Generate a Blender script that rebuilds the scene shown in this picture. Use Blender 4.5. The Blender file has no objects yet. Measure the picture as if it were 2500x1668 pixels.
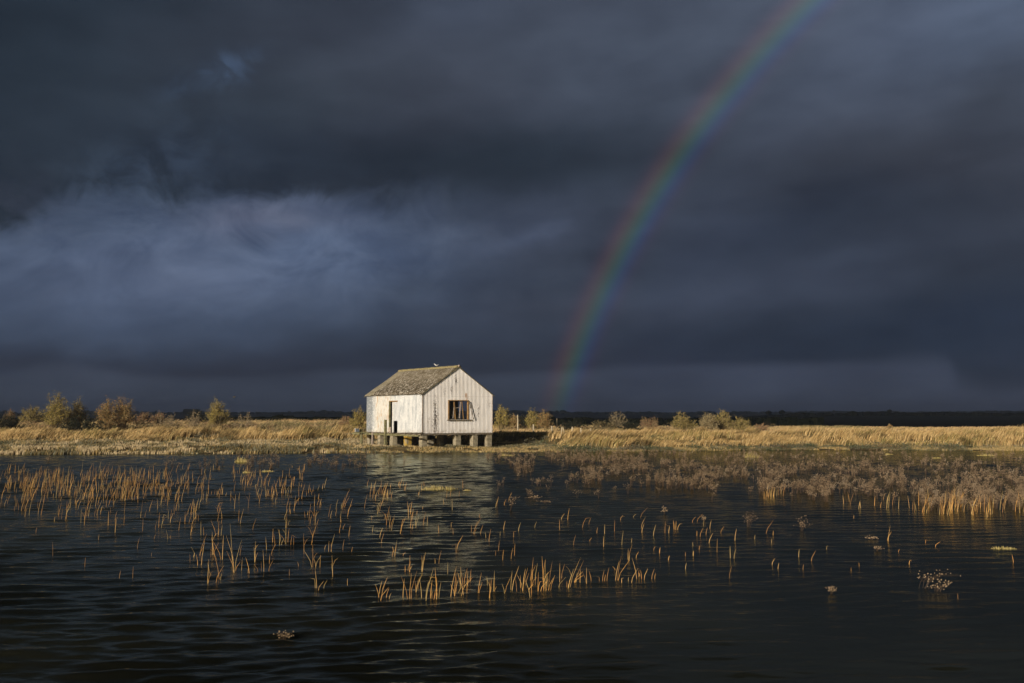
import bpy, math, random
import numpy as np
from mathutils import Vector
random.seed(7); RNG = np.random.default_rng(11)
R = math.radians
sc = bpy.context.scene
COL = sc.collection

# ------------------------------------------------------------------ camera
FPX, HOR, CAMZ = 2450.0, 1018.0, 2.25          # focal length in px of a 2500 px wide frame, horizon row, eye height
PITCH = math.atan((HOR - 834) / FPX)
cam = bpy.data.cameras.new('camera'); cam.sensor_width = 36; cam.lens = 36 * FPX / 2500
cam.clip_start = 0.1; cam.clip_end = 30000
camo = bpy.data.objects.new('camera', cam); COL.objects.link(camo)
camo.location = (0, 0, CAMZ); camo.rotation_euler = (R(90) + PITCH, 0, 0)
sc.camera = camo

# ------------------------------------------------------------------ sun, exposure
SUN_EL, BOW_EL, ANTI_AZ = R(15), R(10.85), R(42.9)  # the rainbow's centre lies 43 deg right of the view, 11 deg below the horizon
SUN_AZ_BACK = R(33)
sd = Vector((-math.sin(SUN_AZ_BACK) * math.cos(SUN_EL), -math.cos(SUN_AZ_BACK) * math.cos(SUN_EL), math.sin(SUN_EL)))
sl = bpy.data.lights.new('sun', 'SUN'); sl.energy = 4.35; sl.angle = R(0.53); sl.color = (1, 0.885, 0.735)
so = bpy.data.objects.new('sun', sl); COL.objects.link(so); so.rotation_euler = sd.to_track_quat('Z', 'Y').to_euler()
sc.view_settings.view_transform = 'Standard'; sc.view_settings.look = 'None'
sc.view_settings.exposure = 0; sc.view_settings.gamma = 1
sc.cycles.max_bounces = 6; sc.cycles.volume_bounces = 0; sc.cycles.transparent_max_bounces = 4
sc.cycles.use_denoising = True
sc.cycles.sample_clamp_indirect = 4


def srgb(r, g, b):
    return tuple(((c / 255 + .055) / 1.055) ** 2.4 if c > 10 else c / 255 / 12.92 for c in (r, g, b))


# ------------------------------------------------------------------ node helper
class N:
    def __init__(s, tree): s.t = tree; s.n = tree.nodes; s.l = tree.links

    def new(s, kind, **kw):
        n = s.n.new(kind)
        for k, v in kw.items(): setattr(n, k, v)
        return n

    def put(s, sock, v):
        if hasattr(v, 'is_linked') or isinstance(v, bpy.types.NodeSocket): s.l.new(v, sock)
        elif v is not None: sock.default_value = v

    def m(s, op, a, b=None, c=None, clamp=False):
        n = s.new('ShaderNodeMath', operation=op, use_clamp=clamp)
        for i, v in enumerate((a, b, c)):
            if v is not None: s.put(n.inputs[i], v)
        return n.outputs[0]

    def v(s, op, a, b=None, scale=None):
        n = s.new('ShaderNodeVectorMath', operation=op)
        s.put(n.inputs[0], a)
        if b is not None: s.put(n.inputs[1], b)
        if scale is not None: s.put(n.inputs['Scale'], scale)
        return n.outputs['Value'] if op in ('DOT_PRODUCT', 'LENGTH') else n.outputs[0]

    def smooth(s, x, lo, hi, a=0.0, b=1.0):
        n = s.new('ShaderNodeMapRange', interpolation_type='SMOOTHSTEP')
        s.put(n.inputs[0], x)
        for i, q in enumerate((lo, hi, a, b)): s.put(n.inputs[i + 1], q)
        return n.outputs[0]

    def mix(s, f, a, b, blend='MIX'):
        n = s.new('ShaderNodeMix', data_type='RGBA', blend_type=blend)
        s.put(n.inputs[0], f)
        for i, q in ((6, a), (7, b)):
            if isinstance(q, tuple) and len(q) == 3: q = (*q, 1)
            s.put(n.inputs[i], q)
        return n.outputs[2]

    def noise(s, vec, scale, detail=4, rough=.55, dist=0.0, color=False):
        n = s.new('ShaderNodeTexNoise')
        s.put(n.inputs['Vector'], vec); n.inputs['Scale'].default_value = scale
        n.inputs['Detail'].default_value = detail; n.inputs['Roughness'].default_value = rough
        n.inputs['Distortion'].default_value = dist
        return n.outputs[1] if color else n.outputs[0]

    def ramp(s, x, stops):
        n = s.new('ShaderNodeValToRGB'); e = n.color_ramp.elements
        while len(e) < len(stops): e.new(0.5)
        for el, (p, c) in zip(e, stops): el.position = p; el.color = (*c, 1)
        s.put(n.inputs[0], x); return n.outputs[0]

    def xyz(s, v):
        n = s.new('ShaderNodeSeparateXYZ'); s.put(n.inputs[0], v); return n.outputs

    def comb(s, x, y, z=0.0):
        n = s.new('ShaderNodeCombineXYZ')
        for i, q in enumerate((x, y, z)): s.put(n.inputs[i], q)
        return n.outputs[0]

    def rgb(s, c):
        n = s.new('ShaderNodeRGB'); n.outputs[0].default_value = (*c, 1); return n.outputs[0]


def ray(px, py):
    x = (px - 1250) / FPX; z = -(py - 834) / FPX
    c, s_ = math.cos(PITCH), math.sin(PITCH)
    return Vector((x, c - z * s_, s_ + z * c))


def ang(px, py):                                # sky direction as azimuth / elevation in degrees
    d = ray(px, py).normalized()
    return math.degrees(math.atan2(d.x, d.y)), math.degrees(math.asin(d.z))


# ------------------------------------------------------------------ sky
world = bpy.data.worlds.new('World'); sc.world = world; world.use_nodes = True
wt = world.node_tree; wt.nodes.clear(); w = N(wt)
tc = w.new('ShaderNodeTexCoord').outputs['Generated']
dirn = w.v('NORMALIZE', tc)
X, Y, Z = w.xyz(dirn)
U0 = w.m('MULTIPLY', w.m('ARCTAN2', X, Y), 57.29578)
V0 = w.m('MULTIPLY', w.m('ARCSINE', Z), 57.29578)
wn = w.noise(w.v('MULTIPLY', dirn, (1, 1, 1.8)), 5.5, 5, .55, color=True)
wr, wg, wb = w.xyz(wn)
U = w.m('ADD', U0, w.m('MULTIPLY', w.m('SUBTRACT', wr, .5), 6.0))
V = w.m('ADD', V0, w.m('MULTIPLY', w.m('SUBTRACT', wg, .5), 3.6))
wn2 = w.noise(dirn, 16, 4, .5, color=True)
w2r, w2g, w2b = w.xyz(wn2)
U2 = w.m('ADD', U0, w.m('MULTIPLY', w.m('SUBTRACT', w2r, .5), 3.5))
V2 = w.m('ADD', V0, w.m('MULTIPLY', w.m('SUBTRACT', w2g, .5), 1.6))


def gauss(px, py, sx, sy, rot=0.0, warped=True):
    u, v = ang(px, py); k = 57.3 / FPX
    du = w.m('SUBTRACT', U if warped else U2, u); dv = w.m('SUBTRACT', V if warped else V2, v)
    c, s_ = math.cos(R(rot)), math.sin(R(rot))
    a = w.m('ADD', w.m('MULTIPLY', du, c / (sx * k)), w.m('MULTIPLY', dv, s_ / (sx * k)))
    b = w.m('ADD', w.m('MULTIPLY', du, -s_ / (sy * k)), w.m('MULTIPLY', dv, c / (sy * k)))
    q = w.m('ADD', w.m('MULTIPLY', a, a), w.m('MULTIPLY', b, b))
    return w.m('EXPONENT', w.m('MULTIPLY', q, -0.5))


def edge_curve(pts):                            # elevation of a cloud's lower edge as a function of azimuth
    n = w.new('ShaderNodeFloatCurve')
    cm = n.mapping; cm.use_clip = False
    P = [((ang(x, y)[0] + 40) / 80, ang(x, y)[1] / 30) for x, y in pts]
    c = cm.curves[0]
    while len(c.points) < len(P): c.points.new(.5, .5)
    for p, q in zip(c.points, P): p.location = q
    cm.update()
    w.put(n.inputs['Value'], w.m('DIVIDE', w.m('ADD', U2, 40.0), 80.0))
    return w.m('MULTIPLY', n.outputs[0], 30.0)


def paint(col, mask, amt, target):              # blend towards a colour
    return w.mix(w.m('MULTIPLY', mask, amt, clamp=True), col, srgb(*target))


c = w.rgb(srgb(42, 49, 62))
# upper deck of cloud
for px, py, sx, sy, rot, amt, tg in (
        (150, 150, 420, 260, 0, .9, (36, 46, 58)),
        (1000, 80, 480, 130, 10, .8, (62, 66, 80)),
        (1230, 200, 320, 120, 25, .55, (64, 64, 76)),
        (1130, 20, 130, 60, 10, .55, (70, 78, 98)),
        (1500, 160, 340, 180, 0, .95, (68, 74, 90)),
        (560, 260, 300, 60, 12, .35, (60, 68, 80)),
        (2150, 70, 440, 170, -8, 1.0, (86, 93, 112)),
        (1980, 230, 260, 70, -10, .6, (76, 83, 100)),
        (2480, 30, 200, 150, 0, .7, (88, 98, 120)),
        (1750, 260, 300, 110, 35, .6, (66, 72, 88)),
        (2300, 440, 340, 130, 0, .95, (64, 66, 76)),
        (2460, 230, 90, 70, 0, .75, (56, 60, 70)),
        (800, 400, 480, 80, 0, .85, (39, 46, 60)),
        (1250, 390, 260, 45, 3, .7, (38, 46, 58)),
        (1900, 480, 260, 60, 20, .35, (50, 56, 68)),
        (1850, 600, 330, 62, 14, .95, (42, 49, 63)),
        (2150, 560, 300, 50, 10, .6, (44, 50, 62)),
        (2400, 640, 200, 60, 0, .4, (52, 58, 70)),
        (1700, 715, 360, 46, 8, .9, (64, 70, 87)),
        (2150, 650, 240, 40, 12, .4, (52, 58, 72)),
        (2050, 840, 480, 50, 4, .9, (38, 47, 62)),
        (2400, 780, 240, 70, 0, .6, (40, 49, 66)),
        (1450, 850, 250, 40, 5, .45, (50, 56, 72)),
):
    c = paint(c, gauss(px, py, sx, sy, rot), amt, tg)
# blue light under the dark shelf, with its ragged rim
e1 = edge_curve([(-400, 600), (0, 585), (70, 570), (130, 520), (200, 488), (330, 500), (430, 530), (520, 500), (640, 500), (800, 498),
                 (900, 505), (1000, 490), (1150, 472), (1300, 470), (1450, 455), (1700, 420), (2400, 400)])
rg = w.noise(w.v('MULTIPLY', dirn, (1, 1, 1.3)), 20, 6, .62, .6)
rim = w.smooth(w.m('SUBTRACT', V2, w.m('ADD', e1, w.m('MULTIPLY', w.m('SUBTRACT', rg, .5), w.smooth(U0, 0, -9, 1.6, 4.2)))), -0.7, 1.3, 1.0, 0.0)
puff = w.smooth(w.m('ADD', w.m('MULTIPLY', rg, .6), w.m('MULTIPLY', wb, .4)), .40, .58, .62, 1.0)
for px, py, sx, sy, rot, amt, tg in (
        (1270, 570, 300, 90, 0, .8, (66, 71, 89)),
        (300, 710, 600, 190, 0, 1.0, (68, 79, 102)),
        (430, 650, 360, 95, 3, 1.1, (86, 96, 122)),
        (800, 600, 150, 80, 0, 1.0, (88, 100, 128)),
        (600, 540, 70, 24, 4, .85, (104, 108, 132)),
        (720, 545, 50, 20, 10, .7, (100, 105, 128)),
        (820, 520, 80, 22, 0, .6, (84, 92, 118)),
        (1300, 575, 70, 14, 12, .6, (84, 92, 116)),
        (1210, 600, 70, 14, 12, .4, (80, 88, 112)),
):
    c = paint(c, w.m('MULTIPLY', w.m('MULTIPLY', gauss(px, py, sx, sy, rot), rim), puff if py < 650 else 1.0), amt, tg)
c = paint(c, gauss(1250, 680, 260, 50, 18), .4, (58, 62, 78))
c = paint(c, gauss(1000, 700, 70, 26, 20, False), .45, (62, 70, 88))
c = paint(c, gauss(1480, 640, 160, 80, 20), .5, (48, 54, 68))
c = paint(c, gauss(1330, 770, 200, 30, 0), .55, (62, 66, 82))
c = paint(c, w.m('MULTIPLY', gauss(540, 182, 66, 20, 24, False), w.smooth(rg, .40, .58, .25, 1.0)), 1.0, (78, 94, 122))
c = paint(c, w.m('MULTIPLY', gauss(330, 455, 150, 60, 35, False), w.smooth(rg, .34, .68, .1, 1.0)), .7, (70, 82, 104))
c = paint(c, w.m('MULTIPLY', gauss(40, 480, 60, 50, 0, False), w.smooth(rg, .42, .60)), .5, (56, 60, 76))
mt = w.noise(w.v('MULTIPLY', dirn, (1, 1, 1.6)), 13, 7, .62, .8)
c = w.mix(w.m('MULTIPLY', gauss(500, 590, 560, 130, 0, False), .95), c, w.mix(1.0, c, w.ramp(mt, [(.36, (.70, .73, .78)), (.5, (1, 1, 1)), (.66, (1.32, 1.28, 1.22))]), 'MULTIPLY'))
# low dark strip and the lighter air beneath it
c = paint(c, gauss(450, 900, 900, 32, 0), .85, (46, 50, 66))
c = paint(c, gauss(1150, 870, 300, 45, 0), .8, (46, 51, 66))
e2 = edge_curve([(-400, 915), (0, 915), (130, 890), (300, 912), (480, 928), (620, 922), (850, 905), (1000, 912), (1250, 916), (1400, 905),
                 (1600, 893), (1900, 890), (2200, 888), (2300, 905), (2350, 950), (2420, 963), (2600, 963), (3000, 960)])
low = w.smooth(w.m('SUBTRACT', V0, e2), -0.35, w.smooth(U0, 19, 23, 0.4, 1.2), 1.0, 0.0)
c = paint(c, low, .92, (61, 67, 84))
c = paint(c, w.smooth(V0, 0.0, 1.6, 1.0, 0.0), .35, (62, 66, 84))
# fine cloud texture, stretched along the wind
st = w.noise(w.comb(w.m('ADD', w.m('MULTIPLY', U0, .05), w.m('MULTIPLY', V0, .015)), w.m('SUBTRACT', w.m('MULTIPLY', V0, .16), w.m('MULTIPLY', U0, .022))), 2.2, 4, .5, .3)
c = w.mix(1.0, c, w.ramp(st, [(.25, (.84, .84, .85)), (.5, (1, 1, 1)), (.78, (1.16, 1.15, 1.14))]), 'MULTIPLY')
st2 = w.noise(w.v('MULTIPLY', dirn, (1, 1, 2.2)), 14, 4, .5, .2)
c = w.mix(.8, c, w.ramp(st2, [(.3, (.86, .86, .87)), (.5, (1, 1, 1)), (.72, (1.15, 1.15, 1.15))]), 'MULTIPLY')
c = w.mix(w.smooth(V0, 24.5, 33, 0, .97), c, srgb(23, 25, 28))
c = w.mix(1.0, c, (.935, 1.0, .985), 'MULTIPLY')
# rainbow: angular distance from the antisolar point
anti = (math.sin(ANTI_AZ) * math.cos(BOW_EL), math.cos(ANTI_AZ) * math.cos(BOW_EL), -math.sin(BOW_EL))
th = w.m('MULTIPLY', w.m('ARCCOSINE', w.v('DOT_PRODUCT', dirn, anti)), 57.29578)


def band(c0, s_, amp):
    q = w.m('DIVIDE', w.m('SUBTRACT', th, c0), s_)
    return w.m('MULTIPLY', w.m('EXPONENT', w.m('MULTIPLY', w.m('MULTIPLY', q, q), -.5)), amp)


bow = w.comb(w.m('ADD', band(42.15, .36, .029), band(40.6, .25, .005)),
             w.m('ADD', band(41.8, .34, .019), band(41.4, .28, .017)), w.m('ADD', band(41.12, .30, .037), w.m('MULTIPLY', w.smooth(th, 38, 41.5, 1, 0), .004)))
bow = w.v('SCALE', bow, scale=w.smooth(st, .3, .75, .8, 1.1))
c = w.v('ADD', c, bow)
# behind the camera the sky breaks open around the sun: physical sky there
sky = w.new('ShaderNodeTexSky', sky_type='NISHITA', sun_disc=False, sun_elevation=SUN_EL, sun_rotation=math.pi + SUN_AZ_BACK)
clear = w.smooth(w.v('DOT_PRODUCT', dirn, tuple(sd)), .35, .9)
c10 = w.v('SCALE', c, scale=10.0)
fin = w.mix(clear, c10, sky.outputs[0])
bg = w.new('ShaderNodeBackground'); bg.inputs[1].default_value = 0.1
wt.links.new(fin, bg.inputs[0])
wo = w.new('ShaderNodeOutputWorld'); wt.links.new(bg.outputs[0], wo.inputs[0])


# ------------------------------------------------------------------ materials
def mat(name, build, rough=.85, spec=.3, **kw):
    m = bpy.data.materials.new(name); m.use_nodes = True
    t = m.node_tree; b = t.nodes['Principled BSDF']; n = N(t)
    b.inputs['Roughness'].default_value = rough; b.inputs['Specular IOR Level'].default_value = spec
    co = n.new('ShaderNodeTexCoord')
    r = build(n, co, b)
    if r is not None: n.put(b.inputs['Base Color'], (*r, 1) if isinstance(r, tuple) else r)
    for k, v in kw.items(): b.inputs[k].default_value = v
    return m


def bump(n, b, h, strength, dist):
    x = n.new('ShaderNodeBump'); x.inputs['Strength'].default_value = strength; x.inputs['Distance'].default_value = dist
    n.put(x.inputs['Height'], h); n.l.new(x.outputs[0], b.inputs['Normal'])


def attr_col(n):
    a = n.new('ShaderNodeAttribute'); a.attribute_name = 'tint'; return a.outputs['Color']


def speckle(base, dark, scale, lo=.35, hi=.65, bs=0.0):
    def f(n, co, b):
        o = co.outputs['Object']; k = n.noise(o, scale, 6, .6)
        if bs: bump(n, b, k, .5, bs)
        return n.ramp(k, [(lo, dark), (hi, base)])
    return f


def gable_paint(n, co, b):
    o = co.outputs['Object']; x, y, z = n.xyz(o)
    fine = n.noise(n.v('MULTIPLY', o, (9, 9, 3.2)), 2.6, 6, .75)
    big = n.noise(n.v('MULTIPLY', o, (1.3, 1, .55)), 1.9, 4, .6)
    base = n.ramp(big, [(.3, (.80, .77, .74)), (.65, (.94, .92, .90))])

    def spot(cx, cz, sx, sz, amp):
        a = n.m('DIVIDE', n.m('SUBTRACT', x, cx), sx); c_ = n.m('DIVIDE', n.m('SUBTRACT', z, cz), sz)
        return n.m('MULTIPLY', n.m('EXPONENT', n.m('MULTIPLY', n.m('ADD', n.m('MULTIPLY', a, a), n.m('MULTIPLY', c_, c_)), -.5)), amp)
    m_ = spot(1.0, 1.75, .17, .5, .22)
    for q in ((1.0, 2.9, .14, .5, .18), (2.6, 4.7, .10, .25, .2), (2.25, 4.0, .07, .25, .18), (4.4, 2.7, .1, .4, .15), (.45, 2.0, .12, .25, .15), (5.3, 3.1, .08, .3, .14), (1.7, 3.9, .08, .2, .15)):
        m_ = n.m('ADD', m_, spot(*q))
    th_ = n.m('ADD', fine, m_)
    flake = n.smooth(th_, .635, .70)
    c_ = n.mix(flake, base, (.10, .085, .075))
    rust = n.smooth(n.m('ADD', n.noise(n.v('MULTIPLY', o, (7, 3, 1.0)), 2.2, 4, .6), spot(3.45, 3.55, .1, .25, .3)), .66, .80, 0, .75)
    c_ = n.mix(rust, c_, (.42, .24, .12))
    # groove shade put into the colour, brown on the low side of the corrugation
    gv = n.m('SINE', n.m('MULTIPLY', x, 2 * math.pi / .108))
    c_ = n.mix(n.smooth(gv, -1.0, -.3, .22, 0), c_, (.34, .28, .24))
    gr = n.m('MULTIPLY', n.smooth(z, 1.55, 1.18), n.smooth(n.noise(n.v('MULTIPLY', o, (5, 5, 2)), 2.0, 5, .7), .42, .62)); c_ = n.mix(n.m('MULTIPLY', gr, .6), c_, (.30, .23, .15))
    lap = n.smooth(n.m('ABSOLUTE', n.m('SUBTRACT', z, 3.62)), 0, .02, .35, 0)
    return n.mix(lap, c_, (.3, .22, .16))


def side_paint(n, co, b):
    o = co.outputs['Object']; x, y, z = n.xyz(o)
    big = n.noise(n.v('MULTIPLY', o, (1, 2.2, .9)), 1.4, 6, .65)
    fine = n.noise(n.v('MULTIPLY', o, (3, 9, 2.5)), 3, 6, .7)
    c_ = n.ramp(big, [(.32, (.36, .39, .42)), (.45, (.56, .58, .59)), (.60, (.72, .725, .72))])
    c_ = n.mix(n.smooth(fine, .48, .62, 0, .55), c_, (.36, .40, .45))
    far = n.smooth(y, 5.0, 7.4)                                # weathered blue-grey end sheet
    bl = n.smooth(n.m('ADD', fine, n.m('MULTIPLY', n.smooth(y, 6.6, 7.2), .14)), .52, .62)
    c_ = n.mix(n.m('MULTIPLY', bl, n.m('MULTIPLY', far, .85)), c_, (.16, .18, .20))
    rust = n.noise(n.v('MULTIPLY', o, (1, 6, .9)), 1.7, 5, .6)
    yb = n.m('MULTIPLY', n.smooth(y, 3.6, 4.6), n.smooth(y, 6.9, 6.2))
    c_ = n.mix(n.m('MULTIPLY', yb, .22), c_, (.78, .69, .47))
    c_ = n.mix(n.m('MULTIPLY', yb, n.smooth(rust, .52, .68, 0, .9)), c_, (.50, .26, .08))
    dr = n.smooth(n.noise(n.v('MULTIPLY', o, (1, 8, .7)), 2.5, 4, .6), .60, .72, 0, .5)
    gr = n.m('MULTIPLY', n.smooth(z, 1.5, 1.18), n.smooth(fine, .42, .6)); c_ = n.mix(n.m('MULTIPLY', gr, .6), c_, (.34, .28, .16))
    return n.mix(dr, c_, (.40, .36, .30))


def roof_col(n, co, b):
    o = co.outputs['Object']
    a = n.noise(n.v('MULTIPLY', o, (1, 1.5, 1)), 5.2, 8, .78); g = n.noise(o, 1.1, 4, .6)
    c_ = n.ramp(a, [(.41, (.022, .018, .013)), (.48, (.10, .083, .058)), (.53, (.20, .17, .125)), (.59, (.54, .51, .45))])
    x, y, z = n.xyz(o)
    c_ = n.mix(n.smooth(n.m('ADD', z, n.m('MULTIPLY', g, .8)), 4.3, 5.6, 0, .5), c_, (.26, .225, .165))
    bump(n, b, a, .6, .02)
    c_ = n.mix(n.smooth(g, .48, .62, 0, .55), c_, (.08, .062, .035))
    # a paler, later sheet at the far verge
    return n.mix(n.smooth(y, 6.9, 7.0, 0, .55), c_, (.30, .27, .19))


M = {}
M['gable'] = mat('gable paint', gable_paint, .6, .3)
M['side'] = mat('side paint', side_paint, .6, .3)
M['roof'] = mat('lichened roof sheet', roof_col, .95, .1)
M['ridge'] = mat('yellow lichen ridge', speckle((.36, .31, .16), (.17, .14, .08), 9, .35, .62), .95, .1)
M['verge'] = mat('verge board', speckle((.30, .27, .17), (.12, .10, .06), 8), .9, .2)
M['timber'] = mat('weathered timber', lambda n, co, b: n.ramp(n.noise(n.v('MULTIPLY', co.outputs['Object'], (1, 1, 6)), 5, 6, .7), [(.35, (.06, .05, .04)), (.55, (.21, .175, .125)), (.7, (.40, .36, .30))]), .9, .15)
M['green_timber'] = mat('algae timber', speckle((.27, .25, .13), (.09, .085, .045), 6), .9, .15)
M['dark_timber'] = mat('dark timber', speckle((.07, .055, .04), (.02, .016, .012), 6), .9, .15)
M['pier'] = mat('concrete pier', speckle((.40, .35, .25), (.16, .14, .09), 5, .3, .62, .01), .95, .1)
M['pier_lichen'] = mat('ochre lichen pier', speckle((.45, .30, .06), (.30, .26, .18), 3, .4, .55), .95, .1)
M['ochre_wood'] = mat('ochre window wood', speckle((.42, .25, .09), (.16, .10, .05), 10), .8, .2)
M['white_wood'] = mat('flaking white wood', speckle((.55, .48, .42), (.22, .16, .12), 14), .8, .2)
M['bluegrey'] = mat('blue grey board', speckle((.10, .125, .155), (.06, .075, .095), 8), .6, .3)
M['white'] = mat('white feathers', speckle((.75, .73, .70), (.5, .5, .5), 5), .8, .2)
M['interior'] = mat('interior boards', speckle((.05, .042, .035), (.02, .016, .013), 3), .95, .1)
M['tint'] = mat('dry grass', lambda n, co, b: attr_col(n), .75, .2)
M['leaf'] = mat('leaves', lambda n, co, b: attr_col(n), .7, .2)
M['wood_tint'] = mat('reed stalk', lambda n, co, b: attr_col(n), .6, .3)
M['post'] = mat('grey fence post', speckle((.58, .50, .36), (.34, .29, .20), 8), .9, .15)


def ground_col(n, co, b):
    o = co.outputs['Object']; x, y, z = n.xyz(o)
    k = n.noise(o, .8, 8, .65); k2 = n.noise(o, .006, 4, .6)
    near = n.ramp(k, [(.35, (.07, .055, .03)), (.55, (.17, .125, .055)), (.7, (.25, .19, .09))])
    mud = n.smooth(n.m('ADD', z, n.m('MULTIPLY', k, .12)), .03, .12, 1, 0)
    near = n.mix(mud, near, (.045, .037, .026))
    far = n.ramp(k2, [(.42, (.035, .04, .022)), (.5, (.055, .05, .03)), (.6, (.04, .055, .03))])
    bump(n, b, k, .6, .08)
    return n.mix(n.smooth(y, 118, 175), near, far)


M['ground'] = mat('ground', ground_col, .95, .1)


def water_col(n, co, b):
    o = co.outputs['Object']; x, y, z = n.xyz(o)
    r1 = n.noise(n.v('MULTIPLY', o, (1, 1.9, 1)), 6.0, 5, .6, .3)
    r2 = n.noise(n.v('MULTIPLY', o, (1, 2.0, 1)), 1.7, 3, .5, .3)
    h = n.m('ADD', n.m('MULTIPLY', r1, .35), r2)
    amp = n.smooth(n.noise(o, .06, 3, .5), .35, .62, .6, 1.0)
    amp = n.m('MULTIPLY', amp, n.smooth(n.m('SUBTRACT', x, n.m('MULTIPLY', y, .10)), -1.5, 4, 1.0, .65))
    bp = n.new('ShaderNodeBump'); bp.inputs['Distance'].default_value = .035
    n.put(bp.inputs['Strength'], n.m('MULTIPLY', amp, .75)); n.put(bp.inputs['Height'], h)
    murk = n.smooth(n.noise(o, .12, 3, .5), .4, .65)
    body = n.new('ShaderNodeBsdfDiffuse'); n.put(body.inputs['Color'], n.mix(murk, (.005, .0055, .004, 1), (.018, .019, .013, 1)))
    shine = n.new('ShaderNodeBsdfGlossy'); shine.inputs['Color'].default_value = (.72, .73, .58, 1); shine.inputs['Roughness'].default_value = .05
    fr_ = n.new('ShaderNodeFresnel'); fr_.inputs['IOR'].default_value = 1.333
    n.l.new(bp.outputs[0], fr_.inputs['Normal']); n.l.new(bp.outputs[0], shine.inputs['Normal'])
    ms = n.new('ShaderNodeMixShader'); n.put(ms.inputs[0], n.m('MULTIPLY', fr_.outputs[0], .88))
    n.l.new(body.outputs[0], ms.inputs[1]); n.l.new(shine.outputs[0], ms.inputs[2])
    n.l.new(ms.outputs[0], n.t.nodes['Material Output'].inputs['Surface'])


M['water'] = mat('marsh water', water_col, .05, .26, IOR=1.333)
M['wood_far'] = mat('far woodland', speckle((.05, .06, .035), (.03, .038, .025), .05), .95, .05)


# ------------------------------------------------------------------ object helpers
def tag(o, label=None, cat=None, group=None, kind=None):
    if label: o['label'] = label
    if cat: o['category'] = cat
    if group: o['group'] = group
    if kind: o['kind'] = kind
    return o


def link(o, parent=None):
    COL.objects.link(o)
    if parent is not None: o.parent = parent
    return o


def empty(name, loc, rz=0.0):
    o = bpy.data.objects.new(name, None); o.location = loc; o.rotation_euler = (0, 0, rz); o.empty_display_size = .3
    return link(o)


class MB:
    def __init__(s): s.v = []; s.f = []

    def box(s, a, b):
        x0, y0, z0 = a; x1, y1, z1 = b; i = len(s.v)
        s.v += [(x, y, z) for z in (z0, z1) for y in (y0, y1) for x in (x0, x1)]
        s.f += [tuple(i + k for k in q) for q in ((0, 2, 3, 1), (4, 5, 7, 6), (0, 1, 5, 4), (2, 6, 7, 3), (0, 4, 6, 2), (1, 3, 7, 5))]
        return s

    def bar(s, a, b, wx, wy, up=(0, 0, 1)):
        a, b = Vector(a), Vector(b); d = (b - a).normalized()
        u = d.cross(Vector(up)); u = u.normalized() if u.length > 1e-4 else Vector((1, 0, 0)); v = d.cross(u)
        i = len(s.v)
        for p in (a, b):
            for q, r_ in ((-1, -1), (1, -1), (1, 1), (-1, 1)):
                s.v.append(tuple(p + u * wx / 2 * q + v * wy / 2 * r_))
        s.f += [tuple(i + k for k in q) for q in ((0, 1, 2, 3), (7, 6, 5, 4), (0, 4, 5, 1), (1, 5, 6, 2), (2, 6, 7, 3), (3, 7, 4, 0))]
        return s

    def tube(s, pts, rad, sides=3):
        i0 = len(s.v); n = len(pts)
        for k, p in enumerate(pts):
            p = Vector(p); d = (Vector(pts[min(k + 1, n - 1)]) - Vector(pts[max(k - 1, 0)]))
            d = d.normalized() if d.length > 1e-6 else Vector((0, 0, 1))
            u = d.cross(Vector((.3, .9, .1))); u.normalize(); v = d.cross(u)
            for j in range(sides):
                t = 2 * math.pi * j / sides
                s.v.append(tuple(p + (u * math.cos(t) + v * math.sin(t)) * rad[k]))
        for k in range(n - 1):
            for j in range(sides):
                a = i0 + k * sides + j; b = i0 + k * sides + (j + 1) % sides
                s.f.append((a, b, b + sides, a + sides))
        s.f.append(tuple(i0 + (n - 1) * sides + j for j in range(sides)))
        return s

    def blob(s, c, r, jit=.0, seg=6, rings=4, seed=0):
        rr = random.Random(seed); i0 = len(s.v)
        s.v.append((c[0], c[1], c[2] - r[2]))
        for a in range(1, rings):
            ph = -math.pi / 2 + math.pi * a / rings
            for b in range(seg):
                t = 2 * math.pi * b / seg; k = 1 + rr.uniform(-jit, jit)
                s.v.append((c[0] + r[0] * k * math.cos(ph) * math.cos(t), c[1] + r[1] * k * math.cos(ph) * math.sin(t), c[2] + r[2] * k * math.sin(ph)))
        s.v.append((c[0], c[1], c[2] + r[2])); top = len(s.v) - 1
        for b in range(seg):
            b2 = (b + 1) % seg
            s.f.append((i0, i0 + 1 + b2, i0 + 1 + b))
            for a in range(rings - 2):
                q = i0 + 1 + a * seg
                s.f.append((q + b, q + b2, q + seg + b2, q + seg + b))
            q = i0 + 1 + (rings - 2) * seg
            s.f.append((q + b, q + b2, top))
        return s

    def build(s, name, m, parent=None, tint=None, smooth=False, bevel=0.0):
        me = bpy.data.meshes.new(name); me.from_pydata(s.v, [], s.f); me.update()
        me.materials.append(m)
        if tint is not None:
            a = me.color_attributes.new('tint', 'FLOAT_COLOR', 'POINT')
            if isinstance(tint, tuple): tint = np.tile(np.array([*tint, 1.0]), (len(s.v), 1))
            a.data.foreach_set('color', np.asarray(tint, dtype=np.float32).ravel())
        if smooth: me.polygons.foreach_set('use_smooth', [True] * len(me.polygons))
        o = link(bpy.data.objects.new(name, me), parent)
        if bevel:
            b = o.modifiers.new('bevel', 'BEVEL'); b.width = bevel; b.segments = 2; b.limit_method = 'ANGLE'
        return o


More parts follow.
